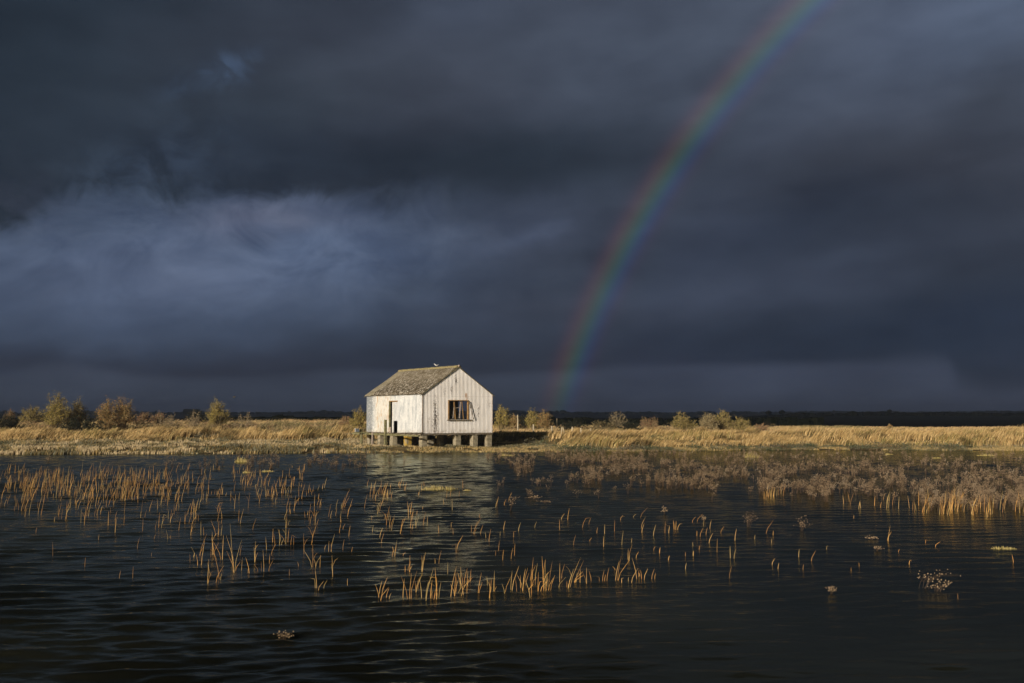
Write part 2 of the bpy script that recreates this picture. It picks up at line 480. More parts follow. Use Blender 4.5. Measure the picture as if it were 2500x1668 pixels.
def np_mesh(name, V_, F_, m, tint=None, smooth=False, parent=None):
    """V_ (n,3); F_ (k,q) array of quads or tris"""
    me = bpy.data.meshes.new(name); n = len(V_); k, q = F_.shape
    me.vertices.add(n); me.vertices.foreach_set('co', np.asarray(V_, np.float32).ravel())
    me.loops.add(k * q); me.loops.foreach_set('vertex_index', F_.astype(np.int32).ravel())
    me.polygons.add(k); me.polygons.foreach_set('loop_start', np.arange(0, k * q, q, dtype=np.int32))
    me.polygons.foreach_set('loop_total', np.full(k, q, np.int32))
    if smooth: me.polygons.foreach_set('use_smooth', np.ones(k, bool))
    me.update(calc_edges=True); me.validate()
    me.materials.append(m)
    if tint is not None:
        a = me.color_attributes.new('tint', 'FLOAT_COLOR', 'POINT')
        a.data.foreach_set('color', np.concatenate([tint, np.ones((n, 1))], 1).astype(np.float32).ravel())
    return link(bpy.data.objects.new(name, me), parent)


def vnoise(x, y, seed=0):
    x = np.asarray(x, float); y = np.asarray(y, float)
    xi = np.floor(x).astype(np.int64); yi = np.floor(y).astype(np.int64); fx = x - xi; fy = y - yi
    fx = fx * fx * (3 - 2 * fx); fy = fy * fy * (3 - 2 * fy)

    def h(a, b):
        q = (a * 374761393 + b * 668265263 + seed * 974634777) & 0xffffffff
        q = ((q ^ (q >> 13)) * 1274126177) & 0xffffffff
        return ((q ^ (q >> 16)) & 0xffff) / 65535.0
    return (h(xi, yi) * (1 - fx) + h(xi + 1, yi) * fx) * (1 - fy) + (h(xi, yi + 1) * (1 - fx) + h(xi + 1, yi + 1) * fx) * fy


def fbm(x, y, seed=0, o=4):
    r_ = 0; a = .5
    for k in range(o): r_ = r_ + a * vnoise(np.asarray(x) * 2 ** k + 13.7 * k, np.asarray(y) * 2 ** k + 7.1 * k, seed + k); a *= .5
    return r_ / (1 - .5 ** o)


def sstep(x, a, b):
    t = np.clip((np.asarray(x, float) - a) / (b - a), 0, 1); return t * t * (3 - 2 * t)


# ------------------------------------------------------------------ terrain
def shore(x):
    return np.interp(x, [-300, -60, -30.8, -16.4, -5.7, 5.3, 17.5, 34.3, 60, 300], [58, 59, 60.3, 61.9, 63.8, 65.6, 68.9, 67.4, 67, 66]) + (vnoise(np.asarray(x) * .35, 3.3, 5) - .5) * .9


def toe(x):
    return np.interp(x, [-300, -60, -36, -29, -20.4, -13, -8, -1.5, 2.3, 3.2, 6, 18.5, 35, 300], [70, 70, 71, 74, 76, 80, 79, 76, 73.5, 67.2, 66.9, 70.6, 69.5, 69]) + (vnoise(np.asarray(x) * .5, 1.3, 9) - .5) * 1.0


def gz(x, y):
    x = np.asarray(x, float); y = np.asarray(y, float)
    s_, t_ = shore(x), toe(x)
    under = np.maximum(-.45, (y - s_) * .16)
    z = np.where(y < s_, under, .19 * sstep(y - s_, 0, 2.2) + .05 * sstep(y, s_ + 2, t_))
    z = z + .52 * sstep(y - t_, -.3, 4.5) + .12 * sstep(y - t_, 6, 20)
    left = sstep(x, 2, -14)
    z = z + left * (.42 * sstep(y, 92, 101) - .10 * np.exp(-((y - 89) / 4.0) ** 2))
    z = z + (fbm(x * .22, y * .22, 3) - .5) * .30 * sstep(y - s_, .3, 4) * sstep(y, 400, 200)
    z = z + left * (fbm(x * .55, y * 1.0, 6, 3) - .42) * .55 * sstep(y - s_, .8, 3) * sstep(y - t_, 2, -1)
    z = z - .75 * sstep(y, 124, 150)
    z = z - left * .42 * sstep(y, 116, 140)
    u = x / np.maximum(y, 1)
    ridge_r = sstep(u, .20, .34)
    z = z + 3.2 * ridge_r * sstep(y, 800, 1400) + (11 + 3 * fbm(u * 9, 0 * u, 4)) * sstep(y, 2600, 3800)
    return z


def gz1(x, y): return float(gz(np.array([x]), np.array([y]))[0])


def axis(parts):
    out = []
    for a, b, st_ in parts: out.append(np.arange(a, b, st_))
    return np.unique(np.concatenate(out + [np.array([parts[-1][1]])]))


xs = axis([(-5000, -1000, 250), (-1000, -200, 40), (-200, -52, 5), (-52, 52, .45), (52, 200, 5), (200, 1000, 40), (1000, 5000, 250)])
ys = axis([(-300, -20, 20), (-20, 55, 3), (55, 112, .35), (112, 160, 1.5), (160, 400, 12), (400, 1600, 60), (1600, 4400, 100), (4400, 5000, 200)])
XX, YY = np.meshgrid(xs, ys); ZZ = gz(XX, YY)


def grid_faces(nr, nc):
    i = np.arange(nr - 1)[:, None] * nc + np.arange(nc - 1)[None, :]
    return np.stack([i, i + 1, i + nc + 1, i + nc], -1).reshape(-1, 4)


g = np_mesh('ground', np.stack([XX, YY, ZZ], -1).reshape(-1, 3), grid_faces(len(ys), len(xs)), M['ground'], smooth=True)
tag(g, 'low marsh bank and shadowed fields reaching to the horizon', kind='structure')

# ------------------------------------------------------------------ air
hm = bpy.data.materials.new('haze'); hm.use_nodes = True; ht = hm.node_tree; ht.nodes.clear()
hv = ht.nodes.new('ShaderNodeVolumePrincipled'); hv.inputs['Color'].default_value = (.58, .70, .95, 1); hv.inputs['Density'].default_value = .00019
ho = ht.nodes.new('ShaderNodeOutputMaterial'); ht.links.new(hv.outputs[0], ho.inputs['Volume'])
ha = MB().box((-5100, -310, -1.6), (5100, 5100, 55)).build('haze', hm); tag(ha, 'thin rain haze over the marsh and far fields', kind='stuff')

# ------------------------------------------------------------------ water
yr = [1.5]
while yr[-1] < 74: yr.append(yr[-1] + min(.11, max(.025, yr[-1] ** 2 / (CAMZ * 1003) * 1.0)))
yr = np.array([-60, -30, -12, -4, 0] + yr)
sA = np.linspace(-.62, .62, 760); sO = np.array([.7, .85, 1.1, 1.6, 2.5, 5, 12, 40])
ss = np.concatenate([-sO[::-1], sA, sO])
YW = np.repeat(yr[:, None], len(ss), 1); XW = ss[None, :] * np.maximum(YW, 3.0)
rw = np.random.default_rng(5); HW = np.zeros_like(XW)
dyl = np.gradient(yr)[:, None]
for k in range(64):
    lam = .12 * (6.0 ** (rw.random() ** .95)); th_ = rw.normal(0, .28) + R(98)
    kx, ky = math.cos(th_) * 2 * math.pi / lam, math.sin(th_) * 2 * math.pi / lam
    slope = .041
    a = slope * lam / (2 * math.pi)
    damp = np.clip((lam / np.maximum(dyl, .01) - 2) / 3, 0, 1)
    HW += a * damp * np.sin(kx * XW + ky * YW + rw.random() * 6.28)
calm = .72 + .28 * sstep(fbm(XW * .07, YW * .10, 21), .35, .62)
pxw = 1250 + FPX * XW / np.maximum(YW, 1)
calm = calm * (1 - .62 * sstep(pxw, 1200, 1600)) * (1 - .45 * sstep(YW, 38, 60))
HW = HW * calm * (1 - sstep(YW, shore(XW) - 2, shore(XW) + 1) * .7)
HW[:6, :] *= 0; HW[:, :7] = 0; HW[:, -7:] = 0
wobj = np_mesh('water', np.stack([XW, YW, HW], -1).reshape(-1, 3), grid_faces(len(yr), len(ss)), M['water'], smooth=True)
tag(wobj, 'dark rippled flood water covering the salt marsh', kind='structure')

# sun blocker mesh added out of view behind the viewer, to shade the country beyond the bank
cy, cb, ct = -400.0, 190.0, 2600.0
cxs = np.linspace(-9000, 4500, 120); czs = np.linspace(0, 1, 16)
CX, CT = np.meshgrid(cxs, czs)
bot = cb + 0 * CX; CZ = bot + CT * (ct - bot)
bul = (90 + 200 * fbm(CX * .004, CZ * .006, 8)) * np.sin(np.pi * CT) ** .5
front = np.stack([CX, cy + bul * .25, CZ], -1).reshape(-1, 3); back = np.stack([CX, cy - 60 - bul, CZ], -1).reshape(-1, 3)
F1 = grid_faces(16, 120); nF = len(front)
rimf = [(k, k + 1, nF + k + 1, nF + k) for k in range(119)] + [(15 * 120 + k, 15 * 120 + k + 1, nF + 15 * 120 + k + 1, nF + 15 * 120 + k) for k in range(119)]
rimf += [(j * 120 + e_, (j + 1) * 120 + e_, nF + (j + 1) * 120 + e_, nF + j * 120 + e_) for j in range(15) for e_ in (0, 119)]
M['sun_blocker'] = mat('sun blocker', lambda n, co, b: (.30, .31, .33), 1, 0)
cl = np_mesh('sun_blocker', np.concatenate([front, back]), np.concatenate([F1, F1[:, ::-1] + nF, np.array(rimf)]), M['sun_blocker'], smooth=True)
tag(cl, 'sun blocker mesh added unseen behind the viewer to shade the far fields', kind='structure')


def at(px, Yd, z=None):                          # point seen at column px standing at distance Yd
    x = (px - 1250) / FPX * Yd
    return Vector((x, Yd, gz1(x, Yd) if z is None else z))


def on_plane_z(px, py, z=0.0):
    d = ray(px, py); t = (z - CAMZ) / d.z
    return Vector((d.x * t, d.y * t, z))


def zat(py, Yd): return CAMZ - (py - HOR) / FPX * Yd


# ------------------------------------------------------------------ the hut
YAW = R(35.5); HC = Vector((-5.885, 66.0, 0)); W_, L_ = 5.52, 7.87
ZB, ZE, ZR = CAMZ - 1.08, CAMZ + 1.56, CAMZ + 3.38
GX = Vector((math.cos(YAW), math.sin(YAW), 0)); LY = Vector((-math.sin(YAW), math.cos(YAW), 0))
hut = empty('tin_hut', (HC.x, HC.y, 0), YAW)
tag(hut, 'white corrugated iron hut standing on short piers at the water edge', 'hut')


def hp(p): return (p[0], p[1], p[2])


def C_(cx, cy_): return 860 + cx / 5.8725, 860 + cy_ / 5.8725


def hit(cx, cy_, origin, nrm):
    d = ray(*C_(cx, cy_)); o = Vector((0, 0, CAMZ)); t = (origin - o).dot(nrm) / d.dot(nrm); return o + d * t


def on_gable(cx, cy_):
    p = hit(cx, cy_, HC, LY); return (p - HC).dot(GX), p.z


def on_left(cx, cy_):
    p = hit(cx, cy_, HC, GX); return (p - HC).dot(LY), p.z


def on_right(cx, cy_):
    p = hit(cx, cy_, HC + GX * W_, GX); return (p - HC).dot(LY), p.z


def sheet(length, ztop, holes, pitch, amp, z0, place, name, m, parent=hut, thick=.012, per=6, jag=0.0):
    st_ = pitch / per; cuts = set(np.arange(0, length + 1e-6, st_).round(4)); cuts.add(length)
    for h_ in holes: cuts |= {h_[0], h_[1]}
    cuts = sorted(c_ for c_ in cuts if 0 <= c_ <= length)
    b = MB()
    rj = random.Random(3); zj = {}
    for c_ in cuts: zj[c_] = (rj.random() ** 4) * jag
    for a, e in zip(cuts[:-1], cuts[1:]):
        if e - a < 1e-4: continue
        mid = (a + e) / 2; spans = [(z0, None)]
        hs = [h_ for h_ in holes if h_[0] - 1e-6 <= mid <= h_[1] + 1e-6]
        if hs:
            h_ = hs[0]; spans = [(z0, h_[2]), (h_[3], None)]
        for s0, s1 in spans:
            if s1 is not None and s1 - s0 < .01: continue
            i = len(b.v)
            for q in (a, e):
                off = amp * math.sin(2 * math.pi * q / pitch)
                zl = s0 + (zj[q] if s0 == z0 else 0); zh = s1 if s1 is not None else ztop(q)
                b.v += [place(q, off, zl), place(q, off, zh)]
            b.f.append((i, i + 2, i + 3, i + 1))
    o = b.build(name, m, parent, smooth=False)
    s_ = o.modifiers.new('thickness', 'SOLIDIFY'); s_.thickness = thick; s_.offset = 0
    return o


gx0, _ = on_gable(1372, 830); gx1, _ = on_gable(1662, 830); wz0 = on_gable(1500, 965)[1]; wz1 = on_gable(1500, 692)[1]
dy0, _ = on_left(650, 900); dy1, _ = on_left(537, 900); dzt = on_left(590, 700)[1]
ry0, _ = on_right(1645, 830); ry1, _ = on_right(1518, 830); ry0, ry1 = sorted((ry0, ry1)); rz0 = on_right(1585, 950)[1]; rz1 = on_right(1585, 705)[1]
slope = (ZR - ZE) / (W_ / 2)
gtop = lambda q: ZE + slope * min(q, W_ - q) - .02
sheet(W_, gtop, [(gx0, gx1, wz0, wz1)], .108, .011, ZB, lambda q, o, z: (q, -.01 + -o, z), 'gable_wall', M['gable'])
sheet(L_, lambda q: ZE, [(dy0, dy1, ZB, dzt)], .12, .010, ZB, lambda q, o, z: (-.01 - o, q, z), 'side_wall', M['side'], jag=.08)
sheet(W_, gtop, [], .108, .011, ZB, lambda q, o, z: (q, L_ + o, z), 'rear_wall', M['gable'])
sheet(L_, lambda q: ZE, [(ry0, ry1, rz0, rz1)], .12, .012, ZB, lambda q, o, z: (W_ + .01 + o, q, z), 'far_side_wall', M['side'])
MB().box((.03, .03, ZB - .02), (W_ - .03, L_ - .03, ZB + .03)).build('floor', M['interior'], hut)
tr = MB()
tr.bar((-.02, -.035, ZB), (-.02, -.035, ZE + .02), .035, .05)
tr.build('corner_trim', M['white_wood'], hut)
MB().bar((W_ + .02, -.03, ZB), (W_ + .02, -.03, ZE), .04, .05).build('corner_trim', M['white_wood'], hut)

# roof: two corrugated slopes
roof_e = empty('roof', (0, 0, 0)); roof_e.parent = hut


def roof_side(sgn):
    ov, gv, pitch = .16, .05, .146; b = MB(); n_ = int((L_ + 2 * gv) / (pitch / 5)); ang_ = math.atan(slope)
    nrm = (sgn * -math.sin(ang_) * -1, math.cos(ang_))
    rows = 9
    for k in range(rows):
        t = k / (rows - 1)
        d_ = -ov + t * (W_ / 2 + ov)
        xx = d_ if sgn < 0 else W_ - d_
        zz = ZE + slope * d_ + .05 + .012 * math.sin(t * 9)
        for j in range(n_ + 1):
            yy = -gv + (L_ + 2 * gv) * j / n_
            o = .024 * math.sin(2 * math.pi * yy / pitch) + .006 * math.sin(yy * 3.1 + k)
            b.v.append((xx, yy, zz + o))
    for k in range(rows - 1):
        for j in range(n_):
            i = k * (n_ + 1) + j; b.f.append((i, i + 1, i + n_ + 2, i + n_ + 1))
    o = b.build('roof_slope', M['roof'], roof_e, smooth=True)
    s_ = o.modifiers.new('t', 'SOLIDIFY'); s_.thickness = .02; s_.offset = 1 if sgn < 0 else -1
    return o


roof_side(-1); roof_side(1)
b = MB(); segs = 9
for k in range(27):
    yy = -.09 + (L_ + .18) * k / 26; lift = .012 * math.sin(k * 1.9) - .0004 * 0
    for j in range(segs):
        a = math.pi * j / (segs - 1); b.v.append((W_ / 2 - .20 * math.cos(a), yy, ZR - .075 + .17 * math.sin(a) ** .7 + lift))
for k in range(26):
    for j in range(segs - 1):
        i = k * segs + j; b.f.append((i, i + 1, i + segs + 1, i + segs))
b.f += [tuple(range(segs)), tuple(26 * segs + j for j in range(segs))[::-1]]
b.build('ridge_cap', M['ridge'], roof_e)
for sgn in (0, 1):
    for yy in (-.062, L_ + .06):
        x0 = -.20 if sgn == 0 else W_ + .20; z0 = ZE - slope * .20
        MB().bar((x0, yy, z0 - .03), (W_ / 2, yy, ZR - .03), .025, .08, (0, 1, 0)).build('verge_board', M['verge'], roof_e)
MB().blob((W_ / 2, -.12, ZR + .05), (.07, .06, .08), .1, 7, 5).build('ridge_finial', M['white_wood'], roof_e, smooth=True)

# window in the gable
win = empty('window', (0, 0, 0)); win.parent = hut
fr = MB(); t_ = .07
fr.box((gx0 - .02, -.06, wz0 - .05), (gx0 + t_, .10, wz1 + .02)).box((gx1 - .035, -.05, wz0), (gx1 + .02, .10, wz1 + .02))
fr.box((gx0 + t_, -.06, wz1 - .03), (gx1 - .035, .10, wz1 + .025))
fr.build('frame', M['ochre_wood'], win)
MB().box((gx0 - .08, -.12, wz0 - .07), (gx1 + .22, .12, wz0 - .01)).build('sill', M['timber'], win)
for (x0, y0, x1, y1, wd, mk) in ((1462, 700, 1482, 960, .085, 'ochre_wood'), (1560, 700, 1540, 950, .075, 'white_wood'), (1575, 700, 1598, 960, .045, 'ochre_wood'), (1470, 720, 1448, 950, .03, 'white_wood')):
    a, e = on_gable(x0, y0), on_gable(x1, y1)
    MB().bar((a[0], .04, a[1]), (e[0], .03, e[1]), wd, .04, (0, 1, 0)).build('mullion', M[mk], win)
a, e = on_gable(1490, 800), on_gable(1560, 790)
MB().bar((a[0], .05, a[1]), (e[0], .05, e[1]), .04, .03, (0, 1, 0)).build('glazing_bar', M['white_wood'], win)
a, e = on_gable(1672, 705), on_gable(1722, 965)
o = MB().bar((a[0], -.075, a[1]), (e[0], -.13, e[1]), .05, .03, (0, 1, 0)).build('prop_stick', M['timber'], win)
o['label'] = 'thin stick leaning against the window edge'
# dark lining: partition inside leaves the see-through light from the far opening
MB().box((.05, L_ - .12, ZB), (W_ - .05, L_ - .06, ZE)).build('lining', M['interior'], hut)

# door in the long wall, ajar and rotten at its foot
door = empty('door', (0, 0, 0)); door.parent = hut
p0 = on_left(566, 900)[0]
hz = on_left(600, 985)[1]; hy0 = on_left(642, 1000)[0] + .1; hy1 = on_left(586, 1000)[0]
pb = MB()
pb.box((.03, dy0, hz), (.07, p0, dzt - .06)).box((.03, dy0, ZB), (.07, hy0 - .1, hz)).box((.03, hy1, ZB), (.07, p0, hz))
pb.build('door_panel', M['side'], door)
MB().box((-.05, dy0 - .05, dzt - .05), (.05, dy1 + .02, dzt + .02)).build('lintel', M['ochre_wood'], door)
MB().box((-.045, dy1 - .03, ZB + .1), (.06, dy1 + .06, dzt)).build('jamb', M['green_timber'], door)
q = on_left(550, 1085)
MB().box((-.09, q[0] - .12, ZB), (-.03, q[0] + .12, ZB + .38)).build('loose_board', M['white_wood'], door)

# sill beams and piers
zj = zat(860 + 1197 / 5.8725, 66)
fb = MB(); fb.box((-.05, -.06, ZB - .12), (W_ + .02, .10, ZB - .015)); fb.box((-.05, .10, ZB - .12), (.10, L_, ZB - .015)); fb.box((W_ - .1, .1, ZB - .12), (W_ + .02, L_, ZB - .015))
for k in range(9): fb.box((.1, .7 + k * .82, ZB - .115), (W_ - .1, .8 + k * .82, ZB - .022))
fb.build('sill_beam', M['timber'], hut)
for k, xx in enumerate((.9, 2.5, 4.2)):
    MB().bar((xx, -.12, ZB - .135), (xx + .08, .5, ZB - .15), .07, .06).build('beam_end', M['timber'], hut)
rp = random.Random(4)


def pier(x, y, w_=.40, top=None, mk='pier', d=None):
    wp = HC + GX * (x + w_ / 2) + LY * (y + w_ / 2); zg = gz1(wp.x, wp.y) - .12; top = top if top is not None else ZB - .12
    b = MB(); d = d or w_
    n = 4; dx = rp.uniform(-.02, .02)
    for k in range(n):
        z0 = zg + (top - zg) * k / n; z1 = zg + (top - zg) * (k + 1) / n - .012
        j = rp.uniform(-.012, .012)
        b.box((x + dx + j, y + j, z0), (x + w_ + dx + j, y + d + j, z1))
    b.box((x + .012 + dx, y + .012, zg), (x + w_ - .012 + dx, y + d - .012, top))
    return b.build('pier', M[mk], hut, bevel=.012)


for x in (0.0, 2.62, 3.98, 5.12): pier(x, 0)
for k, y in enumerate((2.05, 4.0, 5.75, 7.4)): pier(0.0, y, mk='pier_lichen' if k == 0 else 'pier')
for x in (1.35, 2.6, 4.0, 5.1):
    for y in (2.05, 4.0, 5.75, 7.4): pier(x, y, .36)
pier(1.15, 1.1, .42, ZB - .42)

# ------------------------------------------------------------------ landing stage beside the hut
stage = empty('landing_stage', (HC.x, HC.y, 0), YAW)
tag(stage, 'narrow grey timber landing stage on posts along the hut side', 'landing stage')


def stage_xy(cx, cy_, out):                     # hut-local y for a column of the photo on a plane `out` metres in front of the side wall
    p = hit(cx, cy_, HC - GX * out, GX); return (p - HC).dot(LY), p.z


OUT = .85
ya, za = stage_xy(120, 1168, OUT); yb, zb_ = stage_xy(960, 1200, OUT)
MB().bar((-OUT, ya + 1.2, za), (-OUT, yb, zb_), .10, .11, (1, 0, 0)).build('rail_beam', M['green_timber'], stage)
pk = MB(); y_ = stage_xy(680, 1140, .1)[0]; y1_ = stage_xy(140, 1140, .1)[0]
k = y_
while k < y1_:
    pk.box((-OUT - .05, k, ZB - .10 + rp.uniform(-.01, .01)), (-.08, k + .13, ZB - .055 + rp.uniform(-.01, .01))); k += .16
pk.build('deck_planks', M['green_timber'], stage)
for cx, topy, wd in ((140, 1100, .14), (299, 1140, .08), (487, 968, .15)):
    yy, zt = stage_xy(cx, topy, OUT + .06); wp = HC - GX * (OUT + .06) + LY * yy
    MB().bar((-OUT - .11, yy, gz1(wp.x, wp.y) - .15), (-OUT - .11, yy, zt), wd, wd, (0, 1, 0)).build('post', M['green_timber' if wd > .1 else 'white_wood'], stage)
for cx in (420, 600):
    yy, _z = stage_xy(cx, 1200, OUT - .2); wp = HC - GX * (OUT - .2) + LY * yy
    MB().box((-OUT, yy - .15, gz1(wp.x, wp.y) - .1), (-OUT + .35, yy + .2, ZB - .12)).build('pier_block', M['pier'], stage, bevel=.012)
for cx in (700, 780, 860, 930):
    yy, zz = stage_xy(cx, 1165, .45)
    MB().bar((-.62, yy, zz), (-.05, yy + .05, zz + .02), .09, .08).build('broken_joist', M['timber'], stage)

# box on the far end of the stage
p = on_plane_z(*C_(70, 1143), z=0) if False else None
yy, zz = stage_xy(72, 1143, 1.3); bp_ = HC - GX * 1.3 + LY * yy
bx = empty('equipment_box', (bp_.x, bp_.y, zz), R(12)); tag(bx, 'small blue-grey box with a white side on the far end of the landing stage', 'box')
MB().box((-.13, -.12, .0), (.13, .14, .24)).build('case', M['bluegrey'], bx, bevel=.01)
MB().box((-.165, -.12, .0), (-.134, .14, .25)).build('side_panel', M['white'], bx)
MB().box((-.2, -.15, -.07), (.75, .15, -.01)).build('shelf_plank', M['green_timber'], bx)
MB().bar((.3, 0, gz1(bp_.x, bp_.y) - zz - .1), (.3, 0, -.07), .09, .09).build('support_post', M['green_timber'], bx)


# ------------------------------------------------------------------ gulls
def gull(loc, rz, scale, name, label, flying=False):
    e = empty(name, loc, rz); e.scale = (scale,) * 3; tag(e, label, 'bird')
    b = MB()
    prof = [(-.24, .005, .02), (-.18, .03, .03), (-.08, .065, .01), (.04, .075, 0), (.13, .055, .03), (.18, .035, .085), (.22, .04, .12), (.255, .033, .125), (.28, .008, .118), (.32, .003, .11)]
    pts = [(p_[0], 0, p_[2]) for p_ in prof]; b.tube(pts, [p_[1] for p_ in prof], 8)
    b.build('body', M['white'], e, smooth=True)
    if flying:
        for s_ in (-1, 1):
            m_ = MB(); m_.v = [(.1, s_ * .03, .03), (-.07, s_ * .03, .03), (.14, s_ * .3, .16), (-.02, s_ * .3, .15), (-.05, s_ * .62, .10), (-.10, s_ * .60, .09)]
            m_.f = [(0, 1, 3, 2), (2, 3, 5, 4)]
            o_ = m_.build('wing', M['bluegrey'] if False else M['white'], e); k_ = o_.modifiers.new('t', 'SOLIDIFY'); k_.thickness = .015
    else:
        for s_ in (-1, 1):
            m_ = MB(); m_.tube([(.08, s_ * .055, .03), (-.05, s_ * .07, .03), (-.2, s_ * .03, .015), (-.28, s_ * .01, .01)], [.02, .04, .02, .004], 5); m_.build('wing', M['bluegrey'], e, smooth=True)
            MB().tube([(.02, s_ * .03, -.05), (.02, s_ * .03, -.17)], [.008, .008], 4).build('leg', M['ochre_wood'], e)


tl = .0
gp = None
for k in range(100):
    t = k / 99 * L_; p_ = HC + GX * W_ / 2 + LY * t
    if 1250 + FPX * p_.x / p_.y < C_(1215, 0)[0]: gp = p_; break
gull((gp.x, gp.y, ZR + .21), R(160), .75, 'gull', 'white gull perched on the ridge of the hut roof')
fp = ray(571, 970) * 140
gull((fp.x, fp.y, fp.z + CAMZ), R(20), 1.0, 'gull', 'tiny pale gull flying low over the bank left of the hut', True)


# ------------------------------------------------------------------ grass (blades as one mesh)
def blades(name, px_, py_, pz_, hgt, lean, wid, tint, m, label):
    """arrays; each blade = quad + tip quad (degenerate) bending towards +x"""
    n = len(px_); a = RNG.random(n) * math.pi
    wx, wy = np.cos(a) * wid, np.sin(a) * wid * .6
    base = np.stack([px_, py_, pz_], 1)
    l1 = lean * .35; l2 = lean
    ldy = (RNG.random(n) - .5) * hgt * .35
    mid = base + np.stack([l1, ldy * .4, hgt * .58], 1); tip = base + np.stack([l2, ldy, hgt * (1 - .25 * np.abs(lean / hgt))], 1)
    wv = np.stack([wx, wy, 0 * wx], 1)
    Vv = np.stack([base - wv, base + wv, mid + wv * .8, mid - wv * .8, tip + wv * .15, tip - wv * .15], 1).reshape(-1, 3)
    i = np.arange(n)[:, None] * 6
    F_ = np.concatenate([i + np.array([[0, 1, 2, 3]]), i + np.array([[3, 2, 4, 5]])])
    T = np.repeat(tint, 6, 0)
    o = np_mesh(name, Vv, F_, m, T)
    if label: tag(o, label, kind='stuff')
    return o


def cols(n, pal, wts, jit=.12):
    pal = np.array(pal); k = RNG.choice(len(pal), n, p=np.array(wts) / sum(wts)); return pal[k] * (1 + (RNG.random((n, 1)) - .5) * 2 * jit)


SUNPAL = [(.52, .365, .155), (.62, .45, .22), (.38, .245, .095), (.25, .165, .065), (.18, .16, .06)]
# tall grass on the face of the bank
n = 210000
x = RNG.uniform(-46, 46, n); t0 = toe(x); dd = RNG.random(n) ** 1.15 * 11.0; y = t0 + dd - .2
inl = (x > -13) & (x < 2.6)                          # mown, short and greener behind the hut
tuft = fbm(x * .9, y * .55, 31, 3)
h = (.26 + 1.05 * np.clip(tuft - .27, 0, 1)) * (1 - .45 * inl)
keep = RNG.random(n) < (.30 + 1.6 * np.clip(tuft - .33, 0, 1)) * (1 - .35 * inl)
gap = fbm(x * .30, y * .35, 77, 3)
keep &= ~((gap < .42) & (RNG.random(n) < .88))
x, y, h, tuft, inl, gap = (q[keep] for q in (x, y, h, tuft, inl, gap)); n = len(x)
t = cols(n, SUNPAL, (4, 3, 3, 1.5, .7)); green = ((fbm(x * .25, y * .3, 55, 3) > .56) | inl) & (RNG.random(n) < .5)
t[green] = t[green] * np.array([.6, .68, .55])
dkp = fbm(x * .45, y * .6, 57, 3) < .40; t[dkp] = t[dkp] * np.array([.42, .42, .40])
h *= RNG.uniform(.75, 1.2, n) * (.62 + .7 * vnoise(x * .16, y * .1, 15))
blades('tall_grass', x, y, gz(x, y) - .03, h, h * (.28 + .5 * vnoise(x * .4, y * .3, 12) * RNG.random(n)), .013 + .012 * RNG.random(n), t, M['tint'], 'tall straw coloured grass leaning right along the bank')
# meadow grass behind
n = 190000
y = 78 + 46 * RNG.random(n); x = RNG.uniform(-.62, .62, n) * y
keep = y > toe(x) + 7; keep &= fbm(x * .16, y * .5, 41, 3) > .36 - .2 * RNG.random(n)
x, y = x[keep], y[keep]; n = len(x)
h = (.16 + .42 * np.clip(fbm(x * .5, y * .5, 61, 3) - .2, 0, 1)) * RNG.uniform(.7, 1.25, n)
h *= .6 + .8 * vnoise(x * .11, y * .1, 19)
h *= 1 + .5 * (sstep(x, -4, -10) * sstep(y, 97, 101)) - .45 * (sstep(x, -9, -4) * sstep(x, 8, 4) * sstep(y, 95, 88))
t = cols(n, [(.52, .36, .16), (.60, .42, .22), (.36, .24, .13), (.30, .24, .10), (.20, .20, .09)], (4, 3, 3, 1.5, .8))
dk = fbm(x * .12, y * .3, 91, 3) < .42; t[dk] *= np.array([.55, .62, .6])
blades('meadow_grass', x, y, gz(x, y) - .03, h, h * (.3 + .5 * RNG.random(n)), .02 + .015 * RNG.random(n), t, M['tint'], 'pale dry meadow grass on top of the bank')
# short salt-marsh turf on the shelf
n = 230000
x = RNG.uniform(-44, 44, n); s0 = shore(x); t0 = toe(x); y = s0 + RNG.random(n) * (t0 - s0 + 1.0) - .15
z = gz(x, y); keep = z > -.04
keep &= (fbm(x * .8, y * .8, 18, 3) > .33)
x, y, z = x[keep], y[keep], z[keep]; n = len(x)
h = (.06 + .16 * np.clip(fbm(x * .9, y * .9, 71, 3) - .25, 0, 1)) * RNG.uniform(.6, 1.3, n) * (1 + 1.1 * sstep(x, -8, -14))
t = cols(n, [(.38, .27, .11), (.46, .35, .18), (.26, .19, .08), (.17, .16, .07)], (3, 2, 3, 1.6))
dk = fbm(x * .5, y * .9, 93, 3); q = dk < .46; t[q] *= np.array([.42, .44, .42]); q2 = (dk < .52) & (RNG.random(n) < .3); t[q2] = np.array([.15, .145, .10]); q3 = (dk > .56) & (x < -8); t[q3] = np.array([.43, .34, .20]) * RNG.uniform(.8, 1.15, (q3.sum(), 1))
blades('marsh_turf', x, y, z - .02, h, h * .4 * RNG.random(n), .018 + .02 * RNG.random(n), t, M['tint'], 'short olive and gold turf on the muddy shelf at the water edge')


# leafy dark clumps of low scrub
def leaf_cloud(n, cx, cy_, cz, rx, ry, rz, size, pal, wts, seed=0, shell=.5):
    d = RNG.normal(size=(n, 3)); d /= np.linalg.norm(d, axis=1)[:, None]
    r_ = (shell + (1 - shell) * RNG.random(n)) ** .8
    lump = .72 + .5 * vnoise(np.arctan2(d[:, 1], d[:, 0]) * 2.2 + seed, d[:, 2] * 2.5 + seed, seed)
    P = np.stack([cx + d[:, 0] * r_ * lump * rx, cy_ + d[:, 1] * r_ * lump * ry, cz + np.abs(d[:, 2]) * r_ * lump * rz], 1)
    return P


